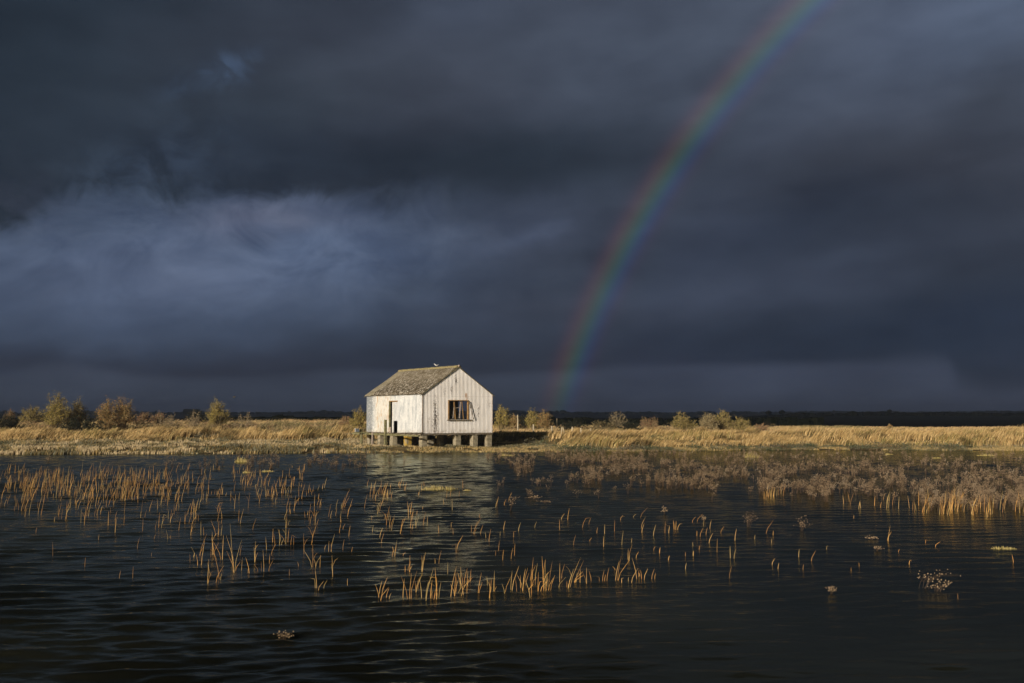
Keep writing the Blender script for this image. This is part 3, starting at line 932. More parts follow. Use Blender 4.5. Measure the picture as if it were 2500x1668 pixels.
def leaf_quads(P, size, tint):
    n = len(P); a = RNG.normal(size=(n, 3)); a /= np.linalg.norm(a, axis=1)[:, None]; b = np.cross(a, RNG.normal(size=(n, 3))); b /= np.linalg.norm(b, axis=1)[:, None]
    s_ = (size * (.6 + .8 * RNG.random(n)))[:, None]; a = a * s_; b = b * s_ * .6
    V_ = np.stack([P - a, P - b, P + a, P + b], 1).reshape(-1, 3)
    return V_, np.arange(n * 4).reshape(-1, 4), np.repeat(tint, 4, 0)


VV, FF, TT = [], [], []; off = 0
rs = np.random.default_rng(99)
spots = []
for k in range(560):
    x_ = rs.uniform(-42, 42); lane = rs.random()
    if lane < .5: y_ = float(toe(x_)) + rs.uniform(-1.6, .8)
    elif lane < .75: y_ = float(toe(x_)) + rs.uniform(1, 8)
    else:
        sa = float(shore(x_)); y_ = sa + rs.random() * max(.5, float(toe(x_)) - sa)
    if vnoise(x_ * .25, y_ * .3, 44) < .30: continue
    if -12 < x_ < 1 and 62 < y_ < 77: continue
    if x_ > 16 and rs.random() < .5: continue
    spots.append((x_, y_))
for k in range(150):  # dark clumps standing in for shade along the trough and left bank
    x_ = rs.uniform(-46, -6); spots.append((x_, 88.5 + rs.uniform(-1.2, 1.6)))
    if rs.random() < .3: spots.append((rs.uniform(-46, -30), 84 + rs.uniform(-2, 3)))
for x_, y_ in spots:
    r_ = rs.uniform(.25, .85); P = leaf_cloud(int(170 * r_) + 60, x_, y_, gz1(x_, y_), r_ * 1.3, r_, r_ * .62, 0, None, None, int(x_ * 7 + y_), .35)
    g_ = rs.random(); base = np.array((.085, .10, .055) if g_ < .6 else (.17, .16, .11) if g_ < .85 else (.13, .09, .05))
    t = base[None, :] * (1 + (rs.random((len(P), 1)) - .5) * .7)
    v_, f_, t_3 = leaf_quads(P, .035, t); VV.append(v_); FF.append(f_ + off); TT.append(t_3); off += len(v_)
o = np_mesh('low_scrub', np.concatenate(VV), np.concatenate(FF), M['leaf'], np.concatenate(TT))
tag(o, 'patches of low dark green sea purslane among the bank grass, and dark clumps standing in for trough shade', kind='stuff')


# ------------------------------------------------------------------ bushes
def bush(px, Yd, wpx, toppy, pal, label, leaves=2600, bare=.0, spread=.7, name='hawthorn_bush', branch=(.20, .15, .10), sag=0.0, lean=0.0, cat='bush', group=None, nst=64, lsize=.034):
    base = at(px, Yd); zt = zat(toppy, Yd); H = max(.5, zt - base.z); Wm = wpx / FPX * Yd * 1.12
    e = empty(name, (base.x, base.y, base.z - .05)); tag(e, label, cat, group)
    rb = random.Random(int(px * 13 + toppy)); tb = MB(); tips = []
    for k in range(nst):
        a = rb.uniform(0, 2 * math.pi); el = rb.uniform(.12, 1.0) ** .75
        rx = math.cos(a) * math.sqrt(max(0, 1 - el * el)); ryy = math.sin(a) * math.sqrt(max(0, 1 - el * el))
        lump = rb.uniform(.72, 1.06)
        tip = Vector((rx * Wm / 2 * lump + lean * el * Wm, ryy * Wm / 2 * .8 * lump, H * (el * lump * (1 - sag) + .03)))
        st_ = Vector((rb.uniform(-1, 1) * Wm * .10 * spread * 2, rb.uniform(-1, 1) * Wm * .06, 0))
        mid = st_ * .5 + tip * .45 + Vector((0, 0, H * .10)); q3 = st_ * .15 + tip * .78 + Vector((0, 0, H * .06))
        r0 = rb.uniform(.018, .035) * (H / 3) ** .5
        tb.tube([st_, mid, q3, tip], [r0, r0 * .65, r0 * .4, .006], 3)
        for j in range(9):
            t = rb.uniform(.32, 1.0)
            p_ = mid.lerp(tip, (t - .3) / .7) if t > .3 else st_.lerp(mid, t / .3)
            dv = Vector((rb.gauss(0, 1), rb.gauss(0, 1), rb.gauss(.7, .8))); dv.normalize()
            ln = rb.uniform(.12, .30) * min(H, Wm) * .55; q_ = p_ + dv * ln
            if q_.z < .05: continue
            m2 = p_.lerp(q_, .5) + Vector((rb.uniform(-.04, .04), 0, rb.uniform(0, .05)))
            tb.tube([p_, m2, q_], [.011, .008, .005], 3); tips += [(m2, ln * .5), (q_, ln * .5), (p_, ln * .4)]
            if bare > .3:
                for _ in range(2):
                    d2 = (dv + Vector((rb.gauss(0, .6), rb.gauss(0, .6), rb.gauss(0, .5)))).normalized(); tb.tube([m2, m2 + d2 * ln * .7], [.007, .004], 3)
    tb.build('branches', M['leaf'], e, tint=branch)
    nl = int(leaves * 1.9 * (1 - bare))
    if nl > 10:
        idx = RNG.integers(0, len(tips), nl)
        P = np.array([tuple(tips[i][0]) for i in idx]); S = np.array([tips[i][1] for i in idx])
        P = P + RNG.normal(size=P.shape) * S[:, None] * .55; P = P[P[:, 2] > .03]
        clump = vnoise(P[:, 0] * 1.7 + px, P[:, 2] * 1.7 + P[:, 1], 5)
        t = cols(len(P), pal, [1] * len(pal), .3)
        v_, f_, t3 = leaf_quads(P, lsize, t)
        np_mesh('foliage', v_, f_, M['leaf'], t3, parent=e)
    return e


OL = [(.27, .22, .065), (.34, .26, .09), (.16, .14, .045)]; RU = [(.40, .21, .08), (.33, .23, .08), (.20, .15, .06)]
YG = [(.42, .33, .08), (.33, .28, .08), (.24, .19, .06)]; DK = [(.018, .022, .012), (.03, .034, .018)]; RD = [(.30, .15, .09), (.26, .18, .10)]  # DK: dark evergreen, blackened further so the leaf colour carries left-bank shade
GR = [(.24, .20, .11), (.33, .27, .15)]
for a in (
    (12, 80, 100, 1005, DK, 'bramble thicket at the left edge of the bank, coloured black-green for shade', 3200),
    (28, 96, 40, 996, RD, 'small rusty bush rising behind the dark thicket at the left edge', 900),
    (82, 104, 78, 988, OL, 'low olive-brown bush between the left edge and the tallest bush', 2600),
    (138, 92, 66, 957, YG, 'tallest yellow-green bush on the left part of the bank', 3600),
    (190, 94, 56, 971, OL, 'narrow olive bush just right of the tallest bush', 2400),
    (205, 80.5, 140, 1015, DK, 'low bramble mound in front of the narrow olive bush, coloured near-black for shade', 3800),
    (262, 93, 62, 975, RU, 'left half of the wide russet pair of bushes', 2800),
    (302, 94, 64, 969, RU, 'right rounder half of the wide russet pair of bushes', 3200),
    (352, 100, 60, 1004, RD, 'low reddish scrub right of the russet bushes', 1300),
    (390, 102, 46, 1003, RD, 'low reddish scrub mound next to bare branches', 1000),
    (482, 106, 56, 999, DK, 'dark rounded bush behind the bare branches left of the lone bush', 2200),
    (532, 96, 60, 976, YG, 'lone upright yellow-green bush midway between left edge and hut', 3000),
    (848, 98, 44, 1012, RD, 'low red-brown scrub just left of the bush beside the hut', 900),
    (876, 93, 46, 993, YG, 'yellow-orange bush touching the left end of the hut', 2400),
    (1226, 95, 50, 988, YG, 'upright yellow-green bush closest to the hut on its right', 2800),
    (1254, 99, 34, 1011, RU, 'small russet bush at the right foot of the upright bush', 1200),
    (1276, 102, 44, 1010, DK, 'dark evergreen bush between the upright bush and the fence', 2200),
    (1300, 97, 36, 996, YG, 'golden bush left of the rainbow foot', 2000),
    (1330, 96, 42, 1002, RU, 'russet bush at the rainbow foot', 2400),
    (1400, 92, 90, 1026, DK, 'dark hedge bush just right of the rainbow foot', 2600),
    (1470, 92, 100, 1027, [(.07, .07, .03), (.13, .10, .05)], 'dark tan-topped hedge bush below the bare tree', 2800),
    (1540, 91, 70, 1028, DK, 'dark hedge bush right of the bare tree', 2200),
    (1585, 94, 60, 1017, RD, 'reddish-tan scrub mound on the right bank', 1400),
    (1665, 90, 66, 1006, OL, 'olive bush standing alone left of the right bank trio', 2600),
    (1728, 88, 54, 1006, GR, 'left grey-green bush of the right bank trio', 2200),
    (1762, 90, 50, 1001, OL, 'middle and tallest bush of the right bank trio', 2400),
    (1802, 90, 62, 1017, OL, 'right and lowest bush of the right bank trio', 1900),
    (1856, 88, 56, 1034, RD, 'very low tan mound at the right end of the bushes', 900),
    (2168, 100, 22, 1034, RU, 'tiny russet tuft bush on the skyline of the right bank', 400),
):
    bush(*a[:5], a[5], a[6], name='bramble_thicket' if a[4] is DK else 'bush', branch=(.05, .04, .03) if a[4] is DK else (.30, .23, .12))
for px, Yd, wp_, tp, lb in ((412, 94, 62, 1006, 'bare pale-twigged bush right of the red scrub'), (470, 92, 58, 1005, 'bare twiggy bush leaning left of the lone bush'),
                            (598, 95, 60, 1005, 'sparse bare bush right of the lone bush')):
    bush(px, Yd, wp_, tp, GR, lb, 500, .6, name='bare_bush', branch=(.32, .25, .16), nst=22)
bush(1508, 93, 62, 1000, GR, 'bare grey branching small tree above the dark hedge', 200, .85, name='bare_tree', branch=(.25, .20, .12), nst=26, cat='tree')

# low scrub running between the bushes
VV, FF, TT = [], [], []; off = 0
for k in range(480):
    px = rs.uniform(-40, 900) if rs.random() < .6 else rs.uniform(1215, 1960); Yd = rs.uniform(92, 108)
    if vnoise(px * .012, 1.7, 3) < .30: continue
    x_ = (px - 1250) / FPX * Yd; r_ = rs.uniform(.3, .75)
    P = leaf_cloud(int(160 * r_) + 40, x_, Yd, gz1(x_, Yd), r_ * 1.5, r_, r_ * 1.15, 0, None, None, int(px + Yd), .3)
    base = [np.array(v_) for v_ in ((.30, .17, .10), (.12, .12, .06), (.40, .29, .16), (.06, .065, .035))][int(rs.integers(0, 4))]
    v_, f_, t_3 = leaf_quads(P, .035, base[None, :] * (1 + (rs.random((len(P), 1)) - .5) * .7)); VV.append(v_); FF.append(f_ + off); TT.append(t_3); off += len(v_)
o = np_mesh('bank_scrub', np.concatenate(VV), np.concatenate(FF), M['leaf'], np.concatenate(TT))
tag(o, 'mixed red, tan and dark low scrub between the bushes on the bank', kind='stuff')

# ------------------------------------------------------------------ fence posts
for px, y0, y1, Yd, lb in ((1302, 1036, 1052, 88, 'pale fence post left of the russet bush foot'), (1347, 1040, 1056, 86, 'single pale fence post under the rainbow foot'),
                           (1396, 1042, 1062, 73, 'pale fence post in the grass right of the paired posts'), (1418, 1045, 1060, 73, 'short fence post second right of the paired posts'),
                           (1441, 1046, 1058, 73, 'stubby last fence post at the right end of the line'), (1359, 1022, 1036, 98, 'thin distant post behind the fence line'),
                           (1264, 1013, 1034, 92, 'thin post among the dark bushes right of the hut')):
    p_ = at(px, Yd); zt = zat(y0, Yd); hh = max(.5, zt - p_.z)
    b = MB(); b.tube([(0, 0, -.1), (.01, 0, hh * .5), (.02 + random.uniform(-.04, .04), 0, hh)], [.075, .07, .06], 6)
    e = b.build('fence_post', M['post']); e.location = p_; tag(e, lb, 'fence post', 'fence posts right of the hut')
p_ = at(1373, 72.5); hh = zat(1042, 72.5) - p_.z
b = MB(); b.tube([(-.16, 0, -.1), (-.02, 0, hh)], [.06, .045], 6); b.tube([(.2, .05, -.1), (.04, .05, hh * .96)], [.06, .045], 6); b.bar((-.1, .02, hh * .42), (.13, .02, hh * .42), .05, .04)
e = b.build('braced_post', M['post']); e.location = p_; tag(e, 'braced pair of pale posts leaning together at the start of the tall grass', 'fence post')

# ------------------------------------------------------------------ far woods
b = MB(); rf = random.Random(12)
for k in range(1500):
    px = rf.uniform(-700, 3200); Yd = rf.uniform(3500, 4100); x_ = (px - 1250) / FPX * Yd
    n_ = float(fbm(px * .012, 0, 8)); r_ = rf.uniform(6, 15)
    hgt_ = (4 + 13 * n_ ** 1.5) * rf.uniform(.6, 1.2)
    if rf.random() < .04: hgt_ *= 1.35
    b.blob((x_, Yd, gz1(x_, Yd) + hgt_ * .35), (r_, r_, hgt_ * .75), .25, 6, 4, k)
for k in range(520):
    px = rf.uniform(1780, 3100); Yd = rf.uniform(1400, 1560); x_ = (px - 1250) / FPX * Yd
    amp = float(sstep(px, 1780, 2000)); n_ = float(fbm(px * .02, 2, 18))
    b.blob((x_, Yd, gz1(x_, Yd) + 1.6 * amp), (rf.uniform(3, 9), 5, (2.2 + 4.2 * n_ * rf.uniform(.5, 1.2)) * (.35 + .65 * amp)), .25, 6, 4, k)
for px0, Yd, rr_ in ((2170, 1450, 3.4), (1875, 1450, 4.2), (1908, 1450, 4.6)):
    x_ = (px0 - 1250) / FPX * Yd; b.blob((x_, Yd, gz1(x_, Yd) + 7.2), (rr_, rr_, rr_ * .75), .2, 7, 5, 3)
o = b.build('far_woodland', M['wood_far']); tag(o, 'dark distant woodland along the low skyline', kind='stuff')
b = MB()
for k in range(420):
    px = rf.uniform(560, 860) if rf.random() < .7 else rf.uniform(1300, 2000); Yd = rf.uniform(190, 240); x_ = (px - 1250) / FPX * Yd
    r_ = rf.uniform(.5, 1.3); b.blob((x_, Yd, gz1(x_, Yd) + .5), (r_ * 1.5, r_, r_ * (1.6 if 680 < px < 710 else 1.25)), .3, 7, 5, k)
o = b.build('field_hedge', M['wood_far']); tag(o, 'low dark hedge line in shade behind the bank', kind='stuff')
x_ = (468 - 1250) / FPX * 2500
b = MB(); b.box((x_ - 18, 2495, 0), (x_ + 18, 2515, zat(1000, 2500))); b.box((x_ - 10, 2490, 0), (x_ + 17, 2496, zat(1001, 2500) - 1)); b.box((x_ - 17, 2498, zat(1000, 2500)), (x_ + 16, 2512, zat(999, 2500)))
o = b.build('distant_barn', M['wood_far']); tag(o, 'flat-topped dark building on the skyline left of the lone bush', 'building')


# ------------------------------------------------------------------ plants standing in the water
def stem_geo(p, hgt, lx, ly, wid, bend):
    pts = []
    for t in (0, .35, .7, 1):
        k = t * (1 - bend) + bend * t * t
        pts.append((lx * k, ly * k, -.12 * (t == 0) + hgt * t))
    if bend > .27:                                # snapped stem: the top hangs over
        e_ = Vector(pts[2]); sgn = 1 if lx >= 0 else -1
        pts[3] = tuple(e_ + Vector((sgn * hgt * .30, 0, hgt * (.04 if bend < .34 else -.18))))
    return pts, [wid, wid * .9, wid * .7, wid * .2]


stems = []      # (px base x, y, px top x, y, bright)
T7 = """80,1070,135,910 80,1060,45,965 120,1060,145,990 143,1065,160,1025 290,1062,308,880 292,1062,345,865 330,1020,380,895 350,990,370,900 383,1050,365,925
400,1080,462,850 405,1060,440,900 440,1060,455,930 460,1075,495,950 490,1045,480,870 490,1040,475,845 500,1050,520,940 465,1060,500,990 295,870,293,755 262,870,262,825
380,870,405,735 385,860,380,755 583,1045,625,845 612,1040,645,920 615,1030,625,880 648,1040,735,900 680,965,660,835 680,960,708,845 703,1030,710,870 730,935,735,850
658,1000,660,840 780,1030,808,880 785,1030,815,950 868,1050,870,925 870,1025,885,905 893,1020,903,865 853,975,848,905 890,1020,920,975 968,1025,1030,895 1018,1000,1078,838
1065,1005,1053,920 1090,985,1088,895 1098,1005,1140,850 1105,960,1125,855 1150,930,1195,825 1165,930,1182,770 1168,1045,1165,850 1120,970,1150,880 1193,960,1200,900
1213,1010,1218,875 1258,1005,1245,770 1262,990,1268,785 1288,980,1282,870 1292,945,1318,800 1298,1000,1335,895 1220,1010,1290,930 1245,930,1268,790 1370,945,1372,810
1378,920,1405,815 1345,985,1415,912 1425,985,1470,855 1430,980,1520,775 1455,950,1540,895 1470,950,1545,795 1488,945,1500,860 1515,950,1520,855 1563,955,1563,840
1600,940,1582,868 1655,940,1652,895 1675,935,1690,862 1690,935,1700,890 1705,935,1725,845 1765,930,1800,800 1780,935,1815,765 1775,860,1750,830 1815,950,1815,905
1862,940,1864,908 1873,950,1935,850 1930,920,1893,775 1935,910,1940,850 1960,920,1953,860 1970,925,2005,850 2025,920,2050,850 2050,920,2060,880 1858,790,1888,675
1912,768,1938,728 738,600,810,480 608,600,600,540 628,740,625,640 622,705,678,605 183,760,205,640 180,730,170,690 85,670,110,590 75,620,100,555 240,755,265,738
567,880,568,800 500,810,520,720 478,800,475,780 965,570,980,505 1070,580,1090,515 1040,625,1040,565 943,610,943,580 1187,555,1205,512 930,720,938,650 910,750,912,715
960,780,968,715 1018,775,1035,700 1045,745,1050,668 1375,495,1405,450 1425,495,1438,415 1370,565,1370,500 1525,555,1577,460 1575,530,1598,480 1465,680,1485,605
1580,650,1600,628 1635,590,1643,552 1692,600,1694,530 1685,690,1685,615 1763,580,1765,495 1813,680,1830,580 1955,590,1978,525 2038,610,2058,532 2125,580,2130,508
2150,595,2160,540 1885,660,1888,628 1948,555,1985,480 1938,480,2003,405 1800,500,1835,455 1890,480,1920,455 2200,570,2185,500 2210,570,2240,510 2040,715,2055,688
2085,740,2092,695 2150,785,2158,755 2272,758,2272,728 2328,755,2330,720 2270,850,2278,812"""
T6 = """1140,605,1185,480 1152,655,1175,520 1190,765,1187,630 1205,705,1190,640 1220,600,1210,470 1265,735,1210,560 1265,740,1272,705 1230,600,1215,500 1153,485,1155,405
1170,490,1160,440 1245,490,1210,400 1250,495,1250,405 1335,640,1322,420 1340,700,1375,520 1340,700,1330,600 1345,690,1378,640 1385,690,1388,615 1375,605,1385,545
1275,625,1273,490 1435,705,1410,615 1463,640,1467,520 1515,700,1505,575 1500,690,1495,640 1535,695,1565,630 1545,650,1550,595 1550,595,1585,535 1530,570,1528,495
1563,530,1567,450 1580,540,1570,480 1605,545,1600,455 1640,535,1635,425 1650,530,1655,450 1665,550,1680,460 1685,550,1688,490 1615,520,1590,450 1660,720,1660,680
1715,665,1705,640 1780,540,1820,410 1790,530,1800,460 1795,665,1790,545 1805,660,1840,605 1835,670,1838,600 1820,795,1803,680 1745,595,1738,480 1910,720,1905,600
1860,570,1870,540 1885,580,1887,520 1895,575,1918,480 1965,570,1975,510 2015,590,2025,550 1993,770,1993,735 1945,470,1955,420 2000,490,2010,430 1075,415,1135,305
1090,490,1105,435 965,510,950,455 620,430,620,350 660,420,665,375 710,415,718,370 818,460,815,390 905,340,905,275 1000,365,995,310 855,345,873,285 810,360,810,288
545,320,565,205 140,380,155,330 312,405,313,375 215,330,217,290 930,415,945,388 1850,795,1875,745 2185,820,2220,730 870,605,868,585"""
T8 = """60,265,65,190 85,265,92,225 120,240,113,185 130,245,135,190 230,195,260,160 255,190,300,143 265,285,265,250 280,290,303,235 320,275,335,232 345,235,358,185
335,330,370,268 392,390,398,300 410,265,440,222 505,315,520,240 478,425,477,348 498,430,515,370 695,265,748,185 750,280,752,250 740,330,743,300 467,553,490,470
240,410,242,378 278,370,283,345 190,495,198,455 738,470,765,428 780,495,790,458 913,418,918,368 940,500,946,465 1482,320,1507,220 1775,350,1815,320 1615,465,1630,428
1090,370,1098,340 1548,388,1558,365 1930,682,1928,655 2285,455,2285,405 633,305,635,275 80,440,90,410 25,390,30,358"""
for T, s_, ox, oy in ((T7, 2.9375, 900, 1100), (T6, 2.35, 0, 1100), (T8, 2.6111, 1600, 1200)):
    for q in T.split():
        a = [float(v_) for v_ in q.split(',')]; stems.append((ox + a[0] / s_, oy + a[1] / s_, ox + a[2] / s_, oy + a[3] / s_))
rr = random.Random(21)
for q in list(stems):
    hh_ = q[1] - q[3]
    for _ in range(rr.choice((0, 1, 1, 2)) if hh_ > 38 else 0):
        k_ = rr.uniform(.3, .85) * hh_; x_ = q[0] + rr.gauss(0, .10) * hh_; stems.append((x_, q[1] + rr.gauss(0, 2), x_ + rr.gauss(.1, .45) * k_, q[1] - k_))


def field(nc, x0, x1, y0, y1, per, hpx, spread=14, dens=None):
    for _ in range(nc):
        cx_, cy_ = rr.uniform(x0, x1), rr.uniform(y0, y1)
        if dens and rr.random() > dens(cx_, cy_): continue
        k_ = (cy_ - HOR) / 160.0
        for _j in range(rr.randint(1, per)):
            bx_, by_ = cx_ + rr.gauss(0, spread), cy_ + rr.gauss(0, 2.5 * k_)
            hh_ = rr.uniform(.3, 1.1) * hpx * k_; stems.append((bx_, by_, bx_ + rr.gauss(.14, .16) * hh_, by_ - hh_))


field(165, -20, 440, 1152, 1225, 6, 28, 10, lambda x_, y_: 1.0 if y_ < 1200 else .55)
field(38, -20, 300, 1180, 1265, 4, 30, 8)
field(110, 180, 1020, 1185, 1300, 3, 26, 8, lambda x_, y_: .9 if y_ < 1275 or x_ > 600 else .3)
field(60, 440, 760, 1145, 1215, 4, 24, 9)
field(26, 2240, 2510, 1238, 1258, 6, 32, 9)
field(12, 2050, 2260, 1225, 1245, 2, 24, 8)
field(7, 1870, 1905, 1208, 1216, 4, 26, 7)
field(8, 1500, 2350, 1220, 1400, 1, 12, 5)
field(26, 900, 1250, 1180, 1330, 2, 18, 6)
field(12, 60, 520, 1300, 1460, 1, 14, 5)
stems.sort(key=lambda q: -(math.hypot(q[2] - q[0], q[3] - q[1])))


FEAT = [(60, 'far left edge'), (200, 'tallest left bush'), (340, 'wide russet bushes'), (470, 'bare left bushes'), (600, 'lone left bush'), (760, 'plain grass left of hut'), (880, 'landing stage'),
        (960, 'hut door'), (1040, 'hut corner'), (1130, 'hut window'), (1215, 'hut right end'), (1300, 'bushes beside hut'), (1390, 'rainbow foot'), (1480, 'dark hedge'), (1560, 'bare tree'),
        (1640, 'reddish scrub'), (1710, 'lone olive bush'), (1790, 'right bush trio'), (1900, 'low tan mound'), (2030, 'middle of right bank'), (2130, 'start of open skyline'), (2230, 'russet skyline tuft'),
        (2360, 'right bank end'), (9999, 'right edge')]


def below(px):
    k = next(i_ for i_, f_ in enumerate(FEAT) if px < f_[0]); a_ = FEAT[k - 1][0] if k else -60; b2 = min(FEAT[k][0], 2560)
    return FEAT[k][1] + (', left side' if px < (a_ + b2) / 2 else ', right side')


def area(px, py):
    row = 'nearest row' if py > 1395 else 'second row' if py > 1330 else 'middle water' if py > 1260 else 'upper water' if py > 1195 else 'far water'
    return f'{row}, below the {below(px)}'


def stem_data(q):
    b_ = on_plane_z(min(max(q[0], -60), 2560), min(max(q[1], 1112), 1660)); k_ = b_.y / FPX
    hgt = max(.06, (q[1] - q[3]) * k_ * 1.0); lx = (q[2] - q[0]) * k_
    return b_, hgt, lx, rr.gauss(0, .15) * hgt, min(.006, .0016 + .00010 * b_.y) * rr.uniform(.75, 1.3), max(0, rr.gauss(.05, .16))


STEMPAL = [(.72, .40, .12), (.60, .31, .09), (.74, .46, .17), (.46, .25, .09), (.56, .40, .16)]
for i, q in enumerate(stems[:300]):
    b_, hgt, lx, ly, wd, bend = stem_data(q)
    mb = MB(); pts, rad = stem_geo(None, hgt, lx, ly, wd, bend); mb.tube(pts, rad, 4)
    if hgt > .3 and rr.random() < .35:
        s1 = rr.choice((-1, 1)); z1 = hgt * rr.uniform(.25, .6); xx_ = lx * (z1 / hgt) * .8
        ll = hgt * rr.uniform(.25, .45); mb.tube([(xx_, ly * z1 / hgt, z1), (xx_ + s1 * ll * .3, ly * z1 / hgt, z1 + ll * .7), (xx_ + s1 * ll * .62, ly * z1 / hgt, z1 + ll)], [wd * .6, wd * .6, wd * .15], 3)
    t = np.array(rr.choice(STEMPAL)) * rr.uniform(.85, 1.15)
    o = mb.build('reed_stem', M['wood_tint'], tint=tuple(t)); o.location = b_
    hp_ = q[1] - q[3]; ln = (q[2] - q[0]) / max(hp_, 1)
    size = 'tallest' if hp_ > 72 else 'tall' if hp_ > 55 else 'mid-height' if hp_ > 38 else 'short'
    lean = 'far right-leaning' if ln > .45 else 'right-leaning' if ln > .15 else 'left-leaning' if ln < -.1 else 'upright'
    tag(o, f'{size} {lean} straw reed, {area(q[0], q[1])}', 'reed', 'dry reed stems standing in the water')
mb = MB(); TT = []
for q in stems[300:]:
    b_, hgt, lx, ly, wd, bend = stem_data(q); n0 = len(mb.v)
    pts, rad = stem_geo(None, hgt, lx, ly, wd * 1.1, bend); mb.tube([(x_ + b_.x, y_ + b_.y, z_) for x_, y_, z_ in pts], rad, 3)
    t = np.array(rr.choice(STEMPAL)) * rr.uniform(.8, 1.1); TT += [(*t, 1)] * (len(mb.v) - n0)
o = mb.build('distant_reeds', M['wood_tint'], tint=np.array(TT)); tag(o, 'mass of small straw reeds on the far water', kind='stuff')


# dead sea asters: thin branching brown stalks with pale seed heads
def aster_geo(mb, TT, ox, oy, hgt, wid, lean, rnd, full, dist):
    n_st = 8 if full == 2 else rnd.randint(4, 7) if full else rnd.randint(3, 5)
    thick = .0014 + .00004 * dist; hs = .006 + .00010 * dist
    brown = np.array((.075, .047, .027)) * rnd.uniform(.7, 1.25); head = np.array((.27, .195, .12)) * (1.5 if full == 2 else 1) * rnd.uniform(.6, 1.25)
    if full == 2: hs *= .9; wid *= 1.15
    elif rnd.random() < (.45 if dist < 22 else .12): head = np.array((.34, .27, .19))
    for _ in range(n_st):
        n0 = len(mb.v); a = rnd.uniform(0, 6.28); r_ = wid * rnd.uniform(.1, .5)
        tx, ty = math.cos(a) * r_ + lean * hgt, math.sin(a) * r_ * .8; tz = hgt * rnd.uniform(.35 if full == 2 else .55, 1.0)
        bx_, by_ = rnd.uniform(-.1, .1) * wid, rnd.uniform(-.1, .1) * wid
        p0_ = Vector((ox + bx_, oy + by_, -.1)); p1 = Vector((ox + bx_ + (tx - bx_) * .4, oy + by_ + ty * .4, tz * .55)); p2 = Vector((ox + tx, oy + ty, tz))
        mb.tube([p0_, p1, p2], [thick * 1.4, thick, thick * .7], 3)
        hd = []
        for _k in range(rnd.randint(4, 7) if full else rnd.randint(3, 5)):
            s_ = p1.lerp(p2, rnd.uniform(-.3 if full == 2 else .15, 1.0)); e_ = s_ + Vector((rnd.gauss(0, .22) * wid, rnd.gauss(0, .2) * wid, abs(rnd.gauss(.10, .06)) * hgt))
            mb.tube([s_, e_], [thick * .7, thick * .5], 3); hd.append(e_)
        TT += [(*brown, 1)] * (len(mb.v) - n0); n0 = len(mb.v)
        for e_ in hd:
            s3 = hs * rnd.uniform(.6, 1.3); mb.blob(tuple(e_), (s3, s3, s3 * 1.1), .2, 4, 3, 1)
        TT += [(*head, 1)] * (len(mb.v) - n0)


ast = []        # px, py(base), height px, width px, lean
for q in ((1600 + 590 / 2.611, 1200 + 225 / 2.611, 40, 30, .25), (1600 + 925 / 2.611, 1200 + 250 / 2.611, 36, 24, .4), (1600 + 60 / 2.611, 1200 + 145 / 2.611, 20, 14, 0),
          (1600 + 1120 / 2.611, 1200 + 652 / 2.611, 18, 24, 0), (1600 + 1680 / 2.611, 1200 + 618 / 2.611, 46, 46, .85), (1600 + 1790 / 2.611, 1200 + 636 / 2.611, 24, 26, .7), (1600 + 1412 / 2.611, 1200 + 378 / 2.611, 10, 18, 0),
          (900 + 1012 / 2.9375, 1100 + 428 / 2.9375, 36, 16, .25), (900 + 1190 / 2.9375, 1100 + 350 / 2.9375, 10, 30, .2), (900 + 1265 / 2.9375, 1100 + 378 / 2.9375, 10, 26, .1),
          (900 + 1210 / 2.9375, 1100 + 255 / 2.9375, 18, 10, .1), (1620 + 120, 1200, 22, 14, .1), (118, 1128, 16, 9, 0), (1600 + 310 / 2.611, 1200 + 190 / 2.611, 14, 9, 0),
          (690, 1560, 16, 40, .4), (1600 + 1380 / 2.611, 1200 + 308 / 2.611, 8, 26, 0)):
    ast.append(q)
bx_, by_ = [1195, 1300, 1400, 1560, 1700, 1800, 1900, 2050, 2200, 2350, 2520], [1165, 1185, 1180, 1192, 1198, 1200, 1216, 1230, 1246, 1250, 1252]
cnt = 0
while cnt < 1900:
    px = rr.uniform(1185, 2520); lim = float(np.interp(px, bx_, by_)); py = 1108 + (lim - 1108) * rr.random() ** .9
    dn = float(fbm(px * .018, py * .07, 63, 3)); edge_ = (lim - py) / max(10, lim - 1108)
    if dn < .46 + .10 * (edge_ < .25) * (px < 1850): continue
    if px < 1330 and rr.random() < .45: continue
    sc_ = (py - HOR) / 160; ast.append((px, py, rr.uniform(10, 25) * sc_ + 3, rr.uniform(5, 13) * sc_ + 1, rr.gauss(.12, .14))); cnt += 1
for _ in range(230):
    px = rr.triangular(340, 1010, 700); py = rr.uniform(1112, 1150)
    if fbm(px * .03, py * .06, 64, 2) < .45: continue
    sc_ = (py - HOR) / 160; ast.append((px, py, rr.uniform(12, 26) * sc_ + 2, rr.uniform(8, 15) * sc_ + 2, rr.gauss(.1, .1)))
for _ in range(45):
    px = rr.uniform(1200, 2050); py = rr.uniform(1165, 1225); sc_ = (py - HOR) / 160; ast.append((px, py, rr.uniform(12, 22) * sc_, rr.uniform(8, 14) * sc_, rr.gauss(.1, .15)))
special = ast[:16]; rest = sorted(ast[16:], key=lambda q: -q[2])
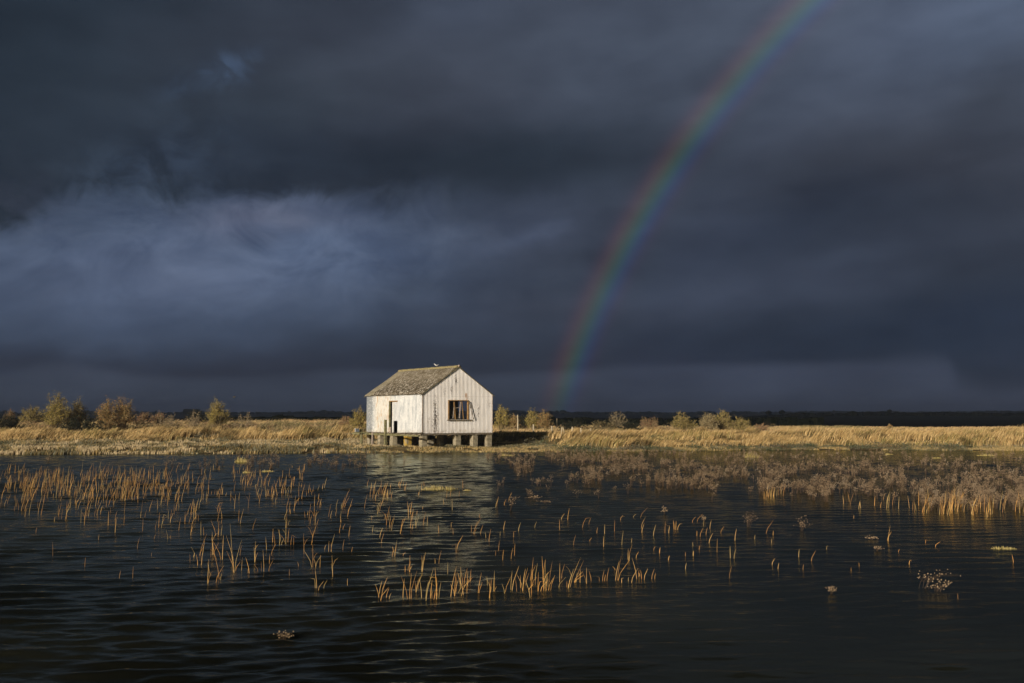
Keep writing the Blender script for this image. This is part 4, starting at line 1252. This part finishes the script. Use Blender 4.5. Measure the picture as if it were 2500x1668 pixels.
SL = ['bushy pale-headed aster standing alone right of centre, left one of the pair', 'pale-headed aster leaning right in open water, right one of the pair', 'small round-topped pale aster just below the brown plants',
      'small round pale aster low on the dark water at lower right', 'wide aster bent far right with drooping seed heads at lower right', 'small bent aster at the right foot of the wide drooping one', 'tiny aster head barely above the open water right of centre',
      'dense upright brown aster nearest the hut reflection', 'flat spreading brown aster right of the dense upright one', 'low flat brown aster behind and right of the spreading one', 'small pale aster standing alone behind the flat ones',
      'small aster on the front edge of the brown bed, alone', 'tiny aster standing alone under the bank at far left', 'tiny aster beside the leaning reeds right of centre', 'sprawling dim aster near the bottom left of the hut reflection', 'low thin spray of aster on open water at right']


def aarea(px, py):
    if px < 1100: return f'far sparse strip, below the {below(px)}'
    d_ = float(np.interp(px, bx_, by_)) - py
    return f"{'open water' if d_ < -4 else 'front fringe' if d_ < 14 else 'second fringe' if d_ < 30 else 'deep in bed'}, below the {below(px)}"


for i, q in enumerate(special + rest[:284]):
    b_ = on_plane_z(min(q[0], 2550), q[1]); k_ = b_.y / FPX; mb = MB(); TT = []
    aster_geo(mb, TT, 0, 0, q[2] * k_, q[3] * k_ * (1.5 if q[4] > .6 else 1), q[4], rr, 2 if i < 16 else True, b_.y)
    o = mb.build('dead_aster', M['wood_tint'], tint=np.array(TT)); o.location = b_
    lb = SL[i] if i < 16 else f"{'tall' if q[2] > 44 else 'medium' if q[2] > 36 else 'low'} {'far-bent' if q[4] > .32 else 'right-bent' if q[4] > .2 else 'slightly-bent' if q[4] > .1 else 'left-bent' if q[4] < 0 else 'upright'} {'wide' if q[3] > 15 else 'slim'} aster, {aarea(q[0], q[1])}"
    tag(o, lb, 'marsh plant', 'dead sea asters standing in the water')
mb = MB(); TT = []
for q in rest[284:]:
    b_ = on_plane_z(min(q[0], 2600), q[1]); k_ = b_.y / FPX
    aster_geo(mb, TT, b_.x, b_.y, q[2] * k_, q[3] * k_, q[4], rr, False, b_.y)
o = mb.build('aster_bed', M['wood_tint'], tint=np.array(TT)); tag(o, 'bed of small brown dead sea asters on the far water', kind='stuff')

# islands of golden grass
for px0, px1, py, hpx, lb in ((1029, 1118, 1196, 11, 'flat golden grass island crossing the hut reflection'), (1815, 1853, 1117, 13, 'rounded pale gold tussock in front of the right bank'),
                              (1216, 1256, 1113, 5, 'thin golden grass islet at the right foot of the hut shelf'), (2385, 2430, 1113, 5, 'long thin gold islet before the right bank, near the right edge'),
                              (2275, 2300, 1119, 3, 'tiny gold islet left of the long thin one at right'), (2160, 2180, 1110, 3, 'smallest gold islet below the middle of the right bank'),
                              (573, 605, 1129, 14, 'mossy golden tussock among asters under the left bank'), (638, 670, 1152, 5, 'low gold islet left of the hut reflection'), (592, 612, 1155, 6, 'dim small tussock left of the low gold islet'),
                              (2418, 2482, 1340, 6, 'tangled straw raft on dark water at the right edge'), (1130, 1150, 1199, 5, 'small gold tuft at the right end of the flat island')):
    a = on_plane_z(px0, py); b_ = on_plane_z(px1, py); cx_ = (a.x + b_.x) / 2; rx = abs(b_.x - a.x) / 2; k_ = a.y / FPX; n = int(min(1100, 70 + rx * 420)) if py < 1300 else 150
    t_ = RNG.random(n) * 6.283; r_ = np.sqrt(RNG.random(n)); ry = max(.12, min(.9, rx * .35))
    x = r_ * np.cos(t_) * rx; y = r_ * np.sin(t_) * ry; h = hpx * k_ * (1.15 - .8 * r_ ** 2) * RNG.uniform(.15, 1.15, n) * (.4 + vnoise(x * 6, y * 6, 3))
    o = blades('grass_tussock', x, y, 0 * x - .03, h + .03, h * RNG.normal(.2, .5, n), np.full(n, .006 + .0001 * a.y), cols(n, [(.44, .36, .13), (.50, .40, .18), (.32, .27, .09)], (2, 2, 1)), M['tint'], None)
    o.location = (cx_, a.y, 0); tag(o, lb, 'grass tussock', 'grass islets in the flood water')
print('objects', len(bpy.data.objects))
